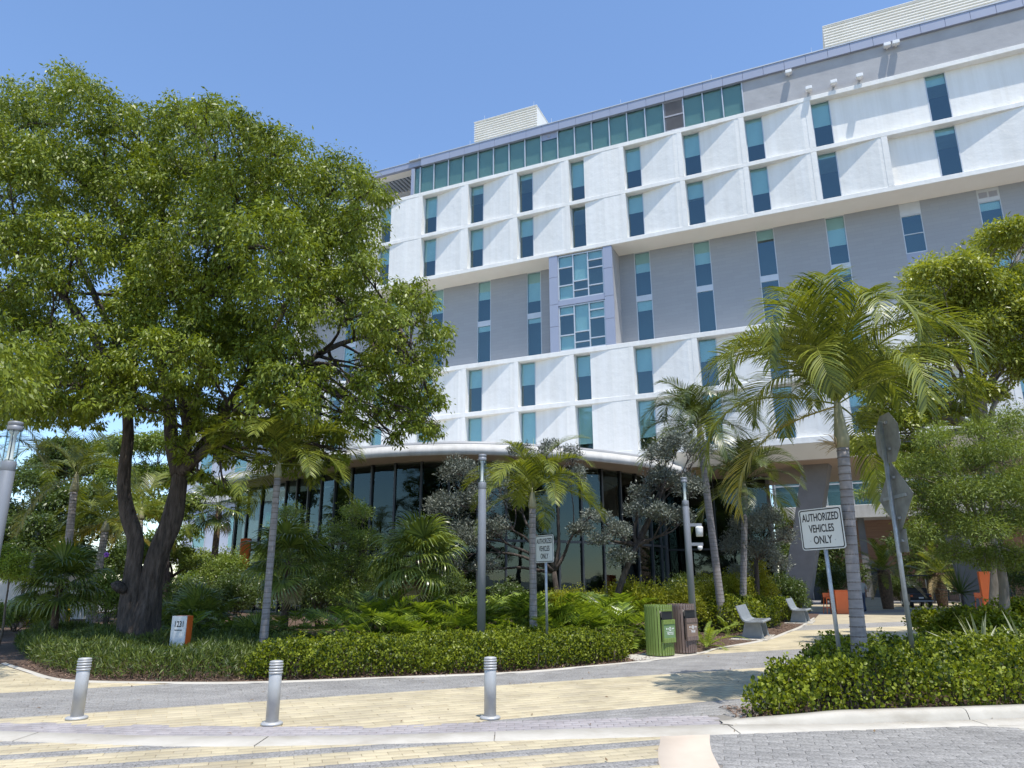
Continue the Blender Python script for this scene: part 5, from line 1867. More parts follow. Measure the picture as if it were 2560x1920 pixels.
# ---------------------------------------------------------------- palms
def frond_mesh(name, L, n, ll, lw, e0, bend, mat, droop=0.5, vee=0.35, t0=0.12, fwd=0.75, seg=3, seed=0, prof=None, rr=0.014, twist=0.0, pw=1.35):
    """pinnate leaf in the x-z plane: arched rachis, leaflets both sides that hang towards their tips"""
    rs = np.random.RandomState(seed)
    m = 16
    pts = [np.zeros(3)]
    tang = []
    for i in range(m):
        t = (i + 0.5) / m
        a = e0 - bend * t ** pw
        d = np.array([math.cos(a), 0.06 * math.sin(3 * t + seed), math.sin(a)])
        pts.append(pts[-1] + d / np.linalg.norm(d) * L / m)
        tang.append(d / np.linalg.norm(d))
    pts = np.array(pts)
    tang = np.array(tang + [tang[-1]])
    V, F, T = [], [], []
    for i in range(n):
        t = t0 + (1 - t0) * (i + 0.5) / n
        f = t * m
        j = min(int(f), m - 1)
        p = pts[j] + (pts[j + 1] - pts[j]) * (f - j)
        tg = tang[j]
        sd = np.array([0, 1, 0])
        up = np.cross(tg, sd)
        up = up / np.linalg.norm(up)
        if up[2] < 0 and abs(e0) < 5:
            up = -up if up[2] < -0.95 else up
        if prof == 'lobe':
            ln = ll * math.sin(math.pi * (0.12 + 0.80 * t) ** 0.8) ** 0.7
        else:
            ln = ll * (0.45 + 0.55 * math.sin(math.pi * min(1, t * 0.95 + 0.08)) ** 0.8) * (1 if t < 0.9 else 0.8)
        for s in (-1, 1):
            l = ln * rs.uniform(0.85, 1.1)
            w = lw * rs.uniform(0.8, 1.15)
            k = fwd + 0.5 * t + rs.uniform(-0.1, 0.1)
            d = tg * k + sd * s * 1.0 + up * (vee + rs.uniform(-0.15, 0.15))
            d = d / np.linalg.norm(d)
            q = p.copy()
            b = len(V)
            for g in range(seg + 1):
                u = g / seg
                ww = w * (0.5 + 2.0 * u * (1 - u)) * (1 - u ** 3)
                nrm = np.cross(d, up)
                nn = np.linalg.norm(nrm)
                nrm = nrm / nn if nn > 1e-4 else tg
                V.append(q + nrm * ww / 2)
                V.append(q - nrm * ww / 2)
                q = q + d * l / seg
                d = d + np.array([0, 0, -droop * (0.4 + u) * rs.uniform(0.8, 1.3)])
                d = d / np.linalg.norm(d)
            tt = rs.uniform(0, 1)
            T += [tt] * (2 * seg + 2)
            for g in range(seg):
                F.append((b + 2 * g, b + 2 * g + 1, b + 2 * g + 3, b + 2 * g + 2))
    # rachis
    b = len(V)
    R_ = [(0, 1, 0), (0, -0.5, 0.87), (0, -0.5, -0.87)]
    for i in range(m + 1):
        r_ = rr * (1.3 - 1.1 * i / m)
        tg = tang[i]
        sd = np.array([0, 1, 0])
        up = np.cross(tg, sd)
        for a in (0, 1, 2):
            an = a * 2.094 + 0.5
            V.append(pts[i] + (sd * math.cos(an) + up * math.sin(an)) * r_)
            T.append(0.6)
    for i in range(m):
        for a in range(3):
            a2 = (a + 1) % 3
            F.append((b + 3 * i + a, b + 3 * i + a2, b + 3 * i + 3 + a2, b + 3 * i + 3 + a))
    return npmesh(name, np.array(V), np.array(F), mat, tint=np.array(T))


palm_cache = {}
def palm(base, top, label, L=2.0, fr=14, mats=('frond', 'frond_yellow'), trunk_r=0.11, group='feather palms in the beds', seed=1, ll=0.50, nl=44, lw=0.034, shaft=0.75, angles=None, rings=True, tiers=None, name='palm_tree', trunk_mat='palm_trunk', bulge=1.35, droop=0.42, bend_k=1.0, pw=1.35):
    b = Vector(base)
    t = empty(name, b, label, 'palm', group)
    tv = Vector(top) - b
    H = tv.z
    n = 12
    pts, rad = [], []
    for i in range(n + 1):
        u = i / n
        pts.append(Vector((tv.x * u, tv.y * u, -0.05 + (H + 0.05) * u)))
        rad.append(trunk_r * (bulge - (bulge - 1) * min(1, u * 2.4)) * (1.0 if u < 0.8 else 0.95))
    MB().tube(pts, rad, 14).build('trunk', M[trunk_mat], t, True)
    if rings:
        rg = MB()
        z = 0.35
        while z < H - 0.02:
            u = z / H
            c = tv * u
            r_ = trunk_r * (bulge - (bulge - 1) * min(1, u * 2.4))
            rg.lathe([(r_ * 0.99, -0.009), (r_ * 1.025, -0.004), (r_ * 1.03, 0.002), (r_ * 0.99, 0.008)], 14, (c.x, c.y, z))
            z += 0.10 + 0.035 * rnd.random()
        tag(rg.build('leaf_scars', M['palm_ring'], t, True), kind='stuff')
    ax = tv.normalized()
    if shaft > 0:
        sp_ = [tv + Vector((0, 0, shaft * k)) for k in (0, 0.15, 0.45, 0.8, 1.0)]
        MB().tube(sp_, [trunk_r * 1.0, trunk_r * 1.22, trunk_r * 0.9, trunk_r * 0.55, trunk_r * 0.35], 12).build('crownshaft', M['crownshaft'], t, True)
    key = (L, ll, nl, lw, mats, droop, bend_k, pw)
    if key not in palm_cache:
        v = []
        for q, (e0, bd, mt) in enumerate(((78, 95, 0), (62, 105, 0), (45, 105, 0), (25, 95, 0), (5, 80, 0), (-15, 60, 1), (50, 130, 0), (70, 140, 0))):
            v.append(frond_mesh('frond', L * rnd.uniform(0.93, 1.05), nl, ll, lw, R(e0), R(bd * bend_k), M[mats[mt]], droop=droop, seed=q + 5, pw=pw))
        palm_cache[key] = v
    v = palm_cache[key]
    rs = random.Random(seed)
    cz = tv + Vector((0, 0, shaft * 0.92))
    tiers = tiers or [(0, 0.16), (7, 0.12), (1, 0.16), (6, 0.12), (2, 0.16), (3, 0.14), (4, 0.10), (5, 0.04)]
    kinds = []
    for q, w in tiers:
        kinds += [q] * max(1 if w > 0 else 0, round(w * fr))
    az = rs.uniform(0, 6)
    for i, q in enumerate(kinds):
        az += 2.399 + rs.uniform(-0.25, 0.25)
        z0 = -0.05 * q if q < 6 else -0.08
        o = obj('frond', v[q], None, t, cz + Vector((math.cos(az) * 0.03, math.sin(az) * 0.03, z0 * 0.5)), (rs.uniform(-0.25, 0.25), rs.uniform(-0.12, 0.12), az), rs.uniform(0.88, 1.08))
    # spear leaf
    MB().tube([cz, cz + Vector((0.02, 0, L * 0.35)), cz + Vector((0.05, 0.02, L * 0.62))], [0.02, 0.012, 0.003], 5).build('spear_leaf', M['petiole'], t, True)
    return t


def fan_leaf(name, rad, pet, mat, seed=0, nseg=30, arc=250, droop=1.0):
    """palmate leaf: stalk along +x then pleated blade whose split tips hang"""
    rs = np.random.RandomState(seed)
    V, F, T = [], [], []
    for i in range(nseg):
        a = R(-arc / 2 + arc * (i + 0.5) / nseg)
        da = R(arc / nseg) / 2
        rl = rad * (0.82 + 0.18 * math.cos(a * 0.7)) * rs.uniform(0.92, 1.06)
        b = len(V)
        d = np.array([math.cos(a), math.sin(a), 0.12])
        sd = np.array([-math.sin(a), math.cos(a), 0])
        q = np.array([pet, 0, 0.0])
        st = (0.02, 0.3, 0.52, 0.72, 0.88, 1.0)
        wd = (1.0, 1.0, 0.95, 0.52, 0.26, 0.02)
        dz = (0, 0.03, 0.02, -0.06, -0.17, -0.32)
        hz = (0, 0.3, 0.52, 0.70, 0.81, 0.87)
        dr = droop * rs.uniform(0.7, 1.3)
        for s_, w_, z_, h_ in zip(st, wd, dz, hz):
            hw = math.tan(da) * min(s_, 0.5) * rl * w_ + 0.003
            c = q + np.array([d[0], d[1], 0]) * rl * (h_ if dr > 0.4 else s_) + np.array([0, 0, z_ * rl * dr * 1.3 + 0.12 * rl * h_])
            up_ = 0.02 * rl * (1 if i % 2 else -1) * min(1, s_ * 3)
            V += [c + sd * hw, c - sd * hw + np.array([0, 0, up_])]
        T += [rs.uniform(0, 1)] * 12
        for g in range(5):
            F.append((b + 2 * g, b + 2 * g + 1, b + 2 * g + 3, b + 2 * g + 2))
    b = len(V)
    for x, r_ in ((0, 0.016), (pet * 0.5, 0.011), (pet, 0.008), (pet + rad * 0.3, 0.004)):
        for a in range(4):
            V.append(np.array([x, math.cos(a * 1.571) * r_, math.sin(a * 1.571) * r_]))
            T.append(0.9)
    for i in range(3):
        for a in range(4):
            a2 = (a + 1) % 4
            F.append((b + 4 * i + a, b + 4 * i + a2, b + 4 * i + 4 + a2, b + 4 * i + 4 + a))
    return npmesh(name, np.array(V), np.array(F), mat, tint=np.array(T))


fan_cache = {}
def fan_palm(base, H, label, rad=0.62, pet=0.65, n=22, dry=4, seed=0, mat='fan', elev=(75, -35), trunk_r=0.10, droop=1.0, group='fan palms in the beds'):
    b = Vector((base[0], base[1], 0))
    t = empty('fan_palm', b, label, 'palm', group)
    if H > 0.1:
        MB().tube([(0, 0, -0.05), (0.01, 0, H * 0.4), (0, 0.01, H)], [trunk_r * 1.2, trunk_r, trunk_r * 0.9], 10).build('trunk', M['date_trunk'], t, True)
    key = (rad, pet, mat, droop)
    if key not in fan_cache:
        fan_cache[key] = ([fan_leaf('fan_leaf', rad, pet, M[mat], q, droop=droop) for q in range(3)], fan_leaf('fan_leaf', rad * 0.85, pet, M['fan_dry'], 9, droop=0.7))
    lv, dr = fan_cache[key]
    rs = random.Random(seed)
    az = rs.uniform(0, 6)
    for i in range(n + dry):
        az += 2.399
        u = i / max(1, n - 1)
        if i < n:
            e = R(elev[0] + (elev[1] - elev[0]) * u + rs.uniform(-8, 8))
            obj('fan_leaf', lv[i % 3], None, t, (0, 0, H - 0.12 * u), (rs.uniform(-.3, .3), -e, az), rs.uniform(0.8, 1.1))
        else:
            obj('fan_leaf', dr, None, t, (0, 0, H - 0.2), (rs.uniform(-.3, .3), R(rs.uniform(60, 80)), az), rs.uniform(0.75, 1.0))
    return t


def rosette(name, base, leaves, n, label, cat, group, elev=(80, 15), sc=(0.8, 1.1), seed=0, z=0.05):
    t = empty(name, (base[0], base[1], 0), label, cat, group)
    rs = random.Random(seed)
    az = rs.uniform(0, 6)
    for i in range(n):
        az += 2.399 + rs.uniform(-.3, .3)
        e = R(elev[0] + (elev[1] - elev[0]) * (i / max(1, n - 1)) + rs.uniform(-7, 7))
        obj('leaf', leaves[i % len(leaves)], None, t, (math.cos(az) * 0.03, math.sin(az) * 0.03, z), (rs.uniform(-.2, .2), -e, az), rs.uniform(*sc))
    return t

# ---------------------------------------------------------------- planting plan
LONG_F = KITE_F
hedge('clipped_hedge', [(-4.6, 13.02), (-3.9, 12.93), (-2.2, 13.42), (0, 14.08), (1.3, 14.9), (2.35, 15.72), (2.38, 16.5), (2.9, 17.7), (1.5, 17.7), (-1, 16.9), (-3, 15.9), (-4.7, 15.2)],
      0.50, 'long glossy cocoplum hedge running along the paving behind the bollards', M['leaf_hedge'], 85000, 0.050, OVAL_V, KITE_F, sprigs=130, lump=0.2)
hedge('island_hedge', [(2.72, 9.32), (3.45, 10.45), (4.6, 12.2), (6.3, 14.2), (9.5, 15.4), (12, 15), (11.2, 10.9), (8, 10.05), (6, 9.72), (3.7, 9.36)],
      0.56, 'glossy round leaved hedge on the right-hand island in front of the tall palm', M['leaf_hedge'], 74000, 0.050, ROUND_V, ROUND_F, sprigs=160, lump=0.26)
hedge('ground_cover', [(-4.75, 12.98), (-5.8, 12.95), (-7.0, 13.18), (-7.8, 13.65), (-8.95, 14.75), (-10.25, 16.2), (-13, 19.9), (-15, 23.8), (-9, 22.4), (-5, 19), (-4.5, 16)],
      0.38, 'fine leaved dark ground cover under the big tree round the address sign', M['leaf_cover'], 70000, 0.125, LONG_V, LONG_F, hang=-0.35, lump=0.25, edge=0.5, cat='ground cover', hfun=lambda x, y: 0.38 - 0.25 * np.exp(-((x + 7.25) ** 2 / 0.35 + (y - 16.2) ** 2 / 0.9)))
hedge('path_hedge', [(6.7, 23.3), (8.1, 24.8), (9.7, 27.4), (8.7, 28.8), (6.8, 26.7), (5.7, 24.6)], 0.98, 'rounded bright green hedge behind the nearer bench', M['leaf_hedge'], 22000, 0.08, OVAL_V, KITE_F, lump=0.12)
hedge('path_hedge', [(10.6, 29.2), (11.7, 31.4), (13.0, 33.9), (11.8, 34.6), (9.9, 31.7)], 0.85, 'small rounded hedge behind the farther bench', M['leaf_hedge'], 9000, 0.09, OVAL_V, KITE_F, lump=0.12)

# palms
p = at(2107, 1120, 10.75)
q = at(2085, 985, 10.75)
palm((4.84, 10.75, 0), p, 'tall feather palm with ringed grey trunk on the right island', L=2.75, fr=26, trunk_r=0.092, seed=3, ll=0.70, nl=66, lw=0.027, shaft=q.z - p.z, bulge=1.45, droop=0.62, bend_k=1.4, pw=2.1, tiers=[(0, 0.14), (7, 0.14), (1, 0.18), (6, 0.16), (2, 0.18), (3, 0.12), (4, 0.05), (5, 0.04)])
fl = [t_ for t_ in D.objects if t_.name.startswith('palm_tree')][0]
tw = []
c = p - Vector((4.84, 10.75, 0))
for k in range(26):
    a = math.pi + rnd.uniform(-0.7, 0.7)
    e = Vector((math.cos(a) * rnd.uniform(0.2, 0.42), math.sin(a) * 0.3, rnd.uniform(-0.12, 0.22)))
    tw.append((limb_path(c + Vector((-0.08, 0, 0.03)), c + e, 0.1, 0.5, 5), [0.008, 0.006, 0.005, 0.004, 0.002]))
tag(tubes_mesh('flower_stalk', tw, M['straw'], fl, 4), kind='stuff')
p = at(1331, 1272, 17.5)
palm((0.47, 17.5, 0), p, 'small bright feather palm at the centre beside the sign', L=2.05, fr=20, trunk_r=0.085, seed=8, ll=0.54, nl=48, lw=0.026, shaft=0.5, mats=('frond_yellow2', 'frond_yellow') if False else ('frond', 'frond_yellow'), bulge=1.2, tiers=[(0, 0.12), (7, 0.14), (1, 0.1), (6, 0.16), (2, 0.16), (3, 0.2), (4, 0.12)])
p = at(694, 1195, 16)
palm((-5.24, 16.0, 0), p, 'slender feather palm left of the lobby with pale segmented trunk', L=2.3, fr=21, trunk_r=0.075, seed=14, ll=0.56, nl=48, lw=0.026, shaft=0.45, mats=('frond', 'frond_yellow'), bulge=1.3, tiers=[(0, 0.1), (7, 0.12), (1, 0.12), (6, 0.14), (2, 0.16), (3, 0.2), (4, 0.16)])
p = at(1752, 1110, 23.9)
palm((6.65, 23.9, 0), p, 'dark feather palm behind the lamp post with camera arms', L=2.7, fr=30, trunk_r=0.115, seed=21, ll=0.66, nl=52, lw=0.030, shaft=0.8, mats=('frond_dark', 'frond'), bulge=1.2, bend_k=1.25, pw=1.8, tiers=[(0, 0.08), (7, 0.12), (1, 0.1), (6, 0.16), (2, 0.14), (3, 0.2), (4, 0.18), (5, 0.1)])
p = at(1862, 1240, 26)
palm((at(1850, 1500, 26).x, 26.0, 0), p, 'feather palm with drooping fronds right of the dark palm', L=2.6, fr=27, trunk_r=0.11, seed=33, ll=0.6, nl=46, lw=0.036, shaft=0.6, mats=('frond_dark', 'frond'), bulge=1.2)
p = at(185, 1230, 25)
palm((at(168, 1450, 25).x, 25.0, 0), p, 'arching feather palm with grey trunk behind the far left fan palm', L=2.9, fr=13, trunk_r=0.12, seed=41, ll=0.6, nl=46, lw=0.030, shaft=0.7, mats=('frond', 'frond_yellow'))
p = at(262, 1330, 27)
palm((at(238, 1470, 27).x, 27.0, 0), p, 'shaggy yellowing feather palm left of the big tree trunk', L=2.3, fr=16, trunk_r=0.13, seed=47, ll=0.55, nl=42, lw=0.030, shaft=0.5, mats=('frond', 'frond_yellow'), tiers=[(0, 0.1), (1, 0.12), (2, 0.16), (3, 0.2), (4, 0.2), (5, 0.2)])
p = at(350, 1300, 29)
palm((at(350, 1480, 29).x, 29.0, 0), p, 'yellow green feather palm seen between the twin trunks', L=2.6, fr=15, trunk_r=0.13, seed=52, ll=0.6, nl=42, lw=0.030, shaft=0.5, mats=('frond', 'frond_yellow'), tiers=[(0, 0.1), (1, 0.12), (2, 0.16), (3, 0.2), (4, 0.2), (5, 0.2)])
p = at(-45, 1130, 22)
palm((p.x, 22.0, 0), p, 'feather palm cut by the left edge behind the thick lamp post', L=2.4, fr=13, trunk_r=0.12, seed=58, ll=0.55, nl=42, lw=0.030, shaft=0.6, mats=('frond_dark', 'frond_yellow'))
# date palms under the overhang's edge
for px, py, Y, lb, sd in ((2208, 1425, 43.0, 'short date palm with shaggy trunk left of the golf cart', 3), (2345, 1432, 46.5, 'short date palm right of the golf cart', 7)):
    p = at(px, py, Y)
    palm((p.x, Y, 0), p, lb, L=2.5, fr=24, trunk_r=0.36, seed=sd, ll=0.42, nl=40, lw=0.04, shaft=0.0, mats=('frond', 'straw_frond') if False else ('frond', 'fan_dry'), rings=False, trunk_mat='date_trunk', bulge=0.8, name='date_palm', group='date palms by the entrance',
         tiers=[(0, 0.14), (1, 0.16), (2, 0.18), (3, 0.18), (4, 0.16), (5, 0.18)], droop=0.12, bend_k=0.75)

# fan palms
fan_palm((-2.42, 19.0), 2.15, 'drooping glossy fan palm left of the centre lamp post', rad=0.82, pet=0.62, n=28, dry=4, seed=2)
fan_palm((at(722, 1400, 20.5).x, 20.5), 2.2, 'dark fan palm just right of the slender palm trunk', rad=0.78, pet=0.62, n=24, dry=4, seed=5)
fan_palm((at(160, 1400, 20.5).x, 20.5), 1.55, 'hanging dark fan palm at far left in front of the white wall', rad=0.8, pet=0.6, n=26, dry=0, seed=9)
fan_palm((at(505, 1450, 21).x, 21.0), 0.35, 'low dark fan palm clump right of the big tree trunk', rad=0.75, pet=0.75, n=20, dry=0, seed=12, elev=(80, 10), droop=0.6)
fan_palm((at(420, 1480, 22).x, 22.2), 0.2, 'low dark fan palm clump close behind the big tree trunk', rad=0.6, pet=0.6, n=16, dry=0, seed=15, elev=(80, 10), droop=0.6)
fan_palm((at(552, 1280, 36).x - 0.3, 36.5), 5.3, 'pale fan palm against the left end of the lobby glass', rad=1.0, pet=1.0, n=24, dry=2, seed=19, trunk_r=0.16)
fan_palm((at(650, 1500, 18.6).x, 18.6), 0.15, 'small dark fan palm seedling below the slender palm', rad=0.5, pet=0.5, n=12, dry=0, seed=25, elev=(75, 20), droop=0.6)

# split-leaf philodendrons
pl = [frond_mesh('leaf', 1.25, 11, 0.36, 0.046, 0.05, R(75), M['philo'], droop=0.26, vee=0.15, t0=0.5, fwd=0.45, seg=2, seed=s, prof='lobe', rr=0.01) for s in (1, 2, 3)]
spots = []
for i in range(48):
    u = (i % 16) / 15
    rowi = i // 16
    spots.append((-3.7 + u * 6.6 + rnd.uniform(-.25, .25), 17.0 + u * 1.5 + rowi * 0.95 + rnd.uniform(-.25, .25), 1.0 + 0.22 * rowi))
for i in range(12):
    spots.append((-8.2 + (i % 6) * 0.8 + rnd.uniform(-.2, .2), 19.4 + (i // 6) * 1.1 + rnd.uniform(-.2, .2), 0.85))
for i, (x, y, s) in enumerate(spots):
    lb = 'bright split-leaf philodendron in the sunny drift behind the clipped hedge' if x > -3.9 else 'shaded split-leaf philodendron between the big tree and the lobby'
    rosette('philodendron', (x, y), pl, 17, lb, 'plant', 'sunny philodendrons' if x > -3.9 else 'shaded philodendrons', (78, 5), (s * 0.85, s * 1.1), seed=i)

# silver buttonwoods
def silver(base, Y, bl, fork, label, n):
    bl = [(x, y, r * 0.8) for x, y, r in bl]
    simple_tree('silver_tree', base, bl, Y, label, M['leaf_silver'], n, 0.085, 0.10, fork, 'bark', KITE_V, KITE_F, 'silver leaved trees by the lobby', spread=1.0, hang=-0.25, per=16, clump=0.26)
silver((at(1395, 1500, 22).x, 22), 22, [(1150, 1180, 58), (1110, 1270, 52), (1180, 1260, 58), (1240, 1200, 42), (1150, 1340, 58), (1230, 1330, 48), (1300, 1135, 34), (1370, 1125, 30), (1425, 1140, 30), (1280, 1250, 38), (1440, 1190, 32), (1080, 1330, 40), (1450, 1330, 36), (1120, 1420, 46), (1210, 1420, 36), (1480, 1290, 30)],
       at(1385, 1430, 22), 'broad silver leaved tree behind the centre palm', 20000)
silver((at(1500, 1530, 20.5).x, 20.5), 20.5, [(1690, 1110, 45), (1640, 1140, 40), (1740, 1130, 40), (1660, 1200, 46), (1720, 1220, 46), (1600, 1280, 42), (1540, 1330, 40), (1650, 1290, 42), (1560, 1400, 38), (1510, 1290, 26), (1700, 1300, 36), (1600, 1235, 30), (1500, 1350, 26)],
       at(1592, 1365, 20.5), 'leaning silver leaved tree left of the camera lamp post', 16000)
silver((at(1890, 1500, 27).x, 27), 27, [(1870, 1310, 50), (1925, 1300, 45), (1835, 1370, 45), (1910, 1380, 50), (1960, 1345, 34), (1850, 1430, 34), (1950, 1410, 30)],
       at(1890, 1400, 27), 'small silver leaved tree beside the slanted column', 12000)

# tall and mid shrubs
simple_tree('tall_shrub', (at(880, 1500, 22).x, 22), [(885, 1285, 38), (850, 1340, 46), (920, 1365, 42), (870, 1420, 52), (930, 1445, 38), (830, 1465, 40), (880, 1500, 50), (815, 1400, 30)], 22, 'upright sunlit green shrub in front of the lobby glass', M['leaf_shrub'], 16000, 0.075, 0.05, None, 'twig', KITE_V, KITE_F, None, 'shrub', 0.8, 0.1, 20)
simple_tree('tall_shrub', (at(715, 1500, 24).x, 24), [(725, 1295, 32), (700, 1335, 38), (745, 1335, 28), (690, 1400, 40), (740, 1410, 40)], 24, 'green shrub peeping above the dark fan palm by the lobby', M['leaf_shrub'], 9000, 0.075, 0.05, None, 'twig', KITE_V, KITE_F, None, 'shrub', 0.8, 0.1, 20)
for i, (px, Y, r, h, lb) in enumerate(((1400, 20.6, 0.75, 1.55, 'yellow flowered shrub behind the centre sign post'), (1478, 21.6, 0.85, 1.65, 'yellow green shrub at the foot of the leaning silver tree'), (1555, 21.4, 0.9, 1.7, 'yellow green shrub right of the leaning silver trunk'),
                                       (1620, 20.4, 0.85, 1.6, 'yellow green shrub above the green bin'), (1690, 22.6, 0.9, 1.75, 'yellow green shrub behind the camera lamp post'), (1760, 25.2, 0.9, 1.8, 'yellow green shrub behind the dark palm trunk'), (1838, 26.6, 0.9, 2.0, 'yellow green shrub left of the small silver tree'),
                                       (1905, 28.5, 0.7, 2.6, 'tall yellow green shrub beside the slanted column'))):
    x = at(px, 1480, Y).x
    shrub('flowering_shrub', (x, Y), (r, r, h), lb, M['leaf_yellow'], 7500, 0.07, group='yellow green shrubs by the lobby', lumps=10)
for i, (px, Y, r, h, lb) in enumerate(((600, 27, 1.2, 2.2, 'dark shrub at the foot of the lobby left end'), (800, 27, 1.3, 2.4, 'dark shrub behind the upright green shrub'), (1000, 26, 1.4, 2.6, 'dark shrub behind the glossy fan palm'), (1130, 25.5, 1.3, 2.0, 'dark shrub under the broad silver tree'),
                                       (1290, 27, 1.3, 1.7, 'dark shrub right of the lamp post by the glass'), (470, 26, 1.2, 1.9, 'dark shrub right of the twin trunks'), (1700, 30, 1.2, 1.9, 'dark shrub behind the palms at the lobby right end'), (1970, 33, 0.9, 2.0, 'dark bushy shrub at the foot of the slanted column'))):
    x = at(px, 1480, Y).x
    shrub('dark_shrub', (x, Y), (r, r, h), lb, M['leaf_dark'], 8000, 0.095, group='dark shrubs by the lobby', lumps=9)
for i, (px, Y, r, h, lb) in enumerate(((560, 29.5, 1.2, 3.0, 'mid green shrub low against the lobby left end'), (660, 30, 1.3, 3.2, 'mid green shrub left of the slender palm by the glass'), (960, 28.5, 1.2, 3.3, 'mid green shrub between the upright shrub and the glossy fan palm'), (1090, 28.5, 1.2, 3.0, 'mid green shrub behind the broad silver tree left side'))):
    shrub('lobby_shrub', (at(px, 1480, Y).x, Y), (r, r, h), lb, M['leaf_shrub'], 8000, 0.095, group='mid green shrubs by the lobby', lumps=10)
# cycad ferns by the bins
fm = [frond_mesh('leaf', 1.15, 36, 0.13, 0.028, 0.1, R(55), M['leaf_lime'], droop=0.12, vee=0.2, t0=0.10, fwd=0.2, seg=2, seed=s, rr=0.008) for s in (1, 2)]
rosette('fern', (3.45, 18.2), fm, 15, 'light green fern rising behind the green bin', 'fern', 'ferns by the bins', (82, 15), (0.85, 1.1), 4)
rosette('fern', (4.75, 18.75), fm, 13, 'bright yellow green fern right of the brown bin', 'fern', 'ferns by the bins', (60, 0), (0.75, 1.0), 6)
bl_ = [frond_mesh('leaf', 0.7, 7, 0.10, 0.10, 0.1, R(60), M['leaf_shrub'], droop=0.2, vee=0.1, t0=0.35, fwd=0.8, seg=2, seed=s, prof='lobe', rr=0.01) for s in (4, 5)]
rosette('broadleaf_plant', (6.5, 23.0), bl_, 12, 'low broad leaved plant between the palm trunk and the nearer bench', 'plant', None, (70, 5), (0.8, 1.1), 3)
# sword-leaved plants
def sword(L, w, mat, seed):
    rs = np.random.RandomState(seed)
    V, F, T = [], [], []
    for g in range(6):
        u = g / 5
        ww = w * (0.75 + 0.5 * u * (1 - u)) * (1 - u ** 2.5) + 0.002
        z = -0.10 * L * u * u
        V += [(u * L, ww / 2, z + ww * 0.28), (u * L, 0, z), (u * L, -ww / 2, z + ww * 0.28)]
        T += [1.0, 0.1, 1.0]
    for g in range(5):
        for k in (0, 1):
            F.append((3 * g + k, 3 * g + k + 1, 3 * g + 4 + k, 3 * g + 3 + k))
    return npmesh('leaf', V, F, mat, tint=T)
sw = [sword(0.85, 0.075, M['agave'], 1), sword(0.75, 0.08, M['agave'], 2)]
for (px, py, Y), lb, n in (((2447, 1590, 13.2), 'pale striped sword leaved agave at the back of the island hedge', 22), ((2560, 1625, 12.6), 'pale striped agave at the right edge of the picture', 18)):
    p = at(px, py, Y)
    rosette('agave', (p.x, Y), sw, n, lb, 'plant', 'striped agaves', (85, 20), (0.8, 1.15), n, 0.25)
sd_ = [sword(1.5, 0.09, M['leaf_dark'], 3)]
p = at(2405, 1500, 39.5)
t = rosette('cordyline', (p.x, 39.5), sd_, 34, 'dark spiky cordyline clump near the orange pylon', 'plant', None, (88, -10), (0.8, 1.3), 5, 0.9)
MB().tube([(0, 0, -0.02), (0.03, 0, 0.9)], [0.08, 0.05], 8).build('stem', M['bark'], t, True)

# right-hand trees
simple_tree('yellow_green_tree', (at(2470, 1560, 19).x, 19), [(2330, 700, 62), (2420, 670, 62), (2500, 610, 62), (2570, 590, 60), (2300, 755, 45), (2400, 755, 66), (2490, 740, 74), (2350, 830, 55), (2450, 830, 66), (2540, 830, 66), (2560, 710, 60), (2380, 895, 42), (2500, 900, 52), (2570, 930, 50), (2215, 1000, 45), (2280, 960, 42), (2180, 1050, 40), (2255, 1060, 46), (2290, 1115, 36), (2215, 1120, 36), (2440, 720, 60), (2360, 770, 50), (2560, 780, 60), (2310, 890, 40), (2330, 1000, 40), (2430, 960, 34), (2240, 1170, 36), (2155, 965, 36), (2200, 940, 42), (2250, 920, 42), (2320, 1050, 42), (2160, 1120, 36), (2330, 1130, 36), (2400, 1030, 30), (2480, 990, 36), (2620, 750, 70), (2640, 880, 70)],
            19, 'bright yellow green tree at the right edge before the grey storeys', M['leaf_tree2'], 82000, 0.12, 0.15, at(2452, 1075, 19), 'bark_pale', KITE_V, KITE_F, None, 'tree', 1.8, 0.4, 16, 0.30)
simple_tree('feathery_tree', (at(2535, 1600, 16.5).x, 16.5), [(2340, 1180, 55), (2430, 1160, 58), (2520, 1130, 58), (2570, 1200, 50), (2300, 1250, 50), (2400, 1240, 66), (2490, 1240, 66), (2350, 1310, 54), (2440, 1320, 58), (2530, 1320, 58), (2260, 1180, 36), (2480, 1395, 46), (2560, 1400, 42), (2210, 1205, 26), (2165, 1235, 18), (2190, 1190, 20), (2340, 1100, 40), (2450, 1080, 40), (2540, 1060, 46), (2250, 1260, 34), (2290, 1340, 40), (2380, 1390, 36), (2620, 1260, 70)],
            16, 'feathery fine leaved tree with pale leaning trunk at right', M['leaf_feather'], 78000, 0.072, 0.11, at(2482, 1350, 16.5), 'bark_pale', LONG_V * np.array([1, 1.7, 1]), KITE_F, None, 'tree', 1.3, 0.2, 30, 0.34)
for px, Y, r, h, lb in ((2400, 17.5, 0.9, 0.95, 'low green shrub behind the agave on the island'), (2500, 16.5, 0.95, 1.0, 'low green shrub behind the agaves near the right edge'), (2570, 17.5, 1.0, 1.3, 'green shrub at the right edge under the feathery tree'), (2340, 19, 0.8, 0.85, 'low green shrub at the far end of the island')):
    shrub('low_shrub', (at(px, 1560, Y).x, Y), (r, r, h), lb, M['leaf_hedge'], 7000, 0.075, OVAL_V, KITE_F, group='low shrubs on the island', lumps=8)
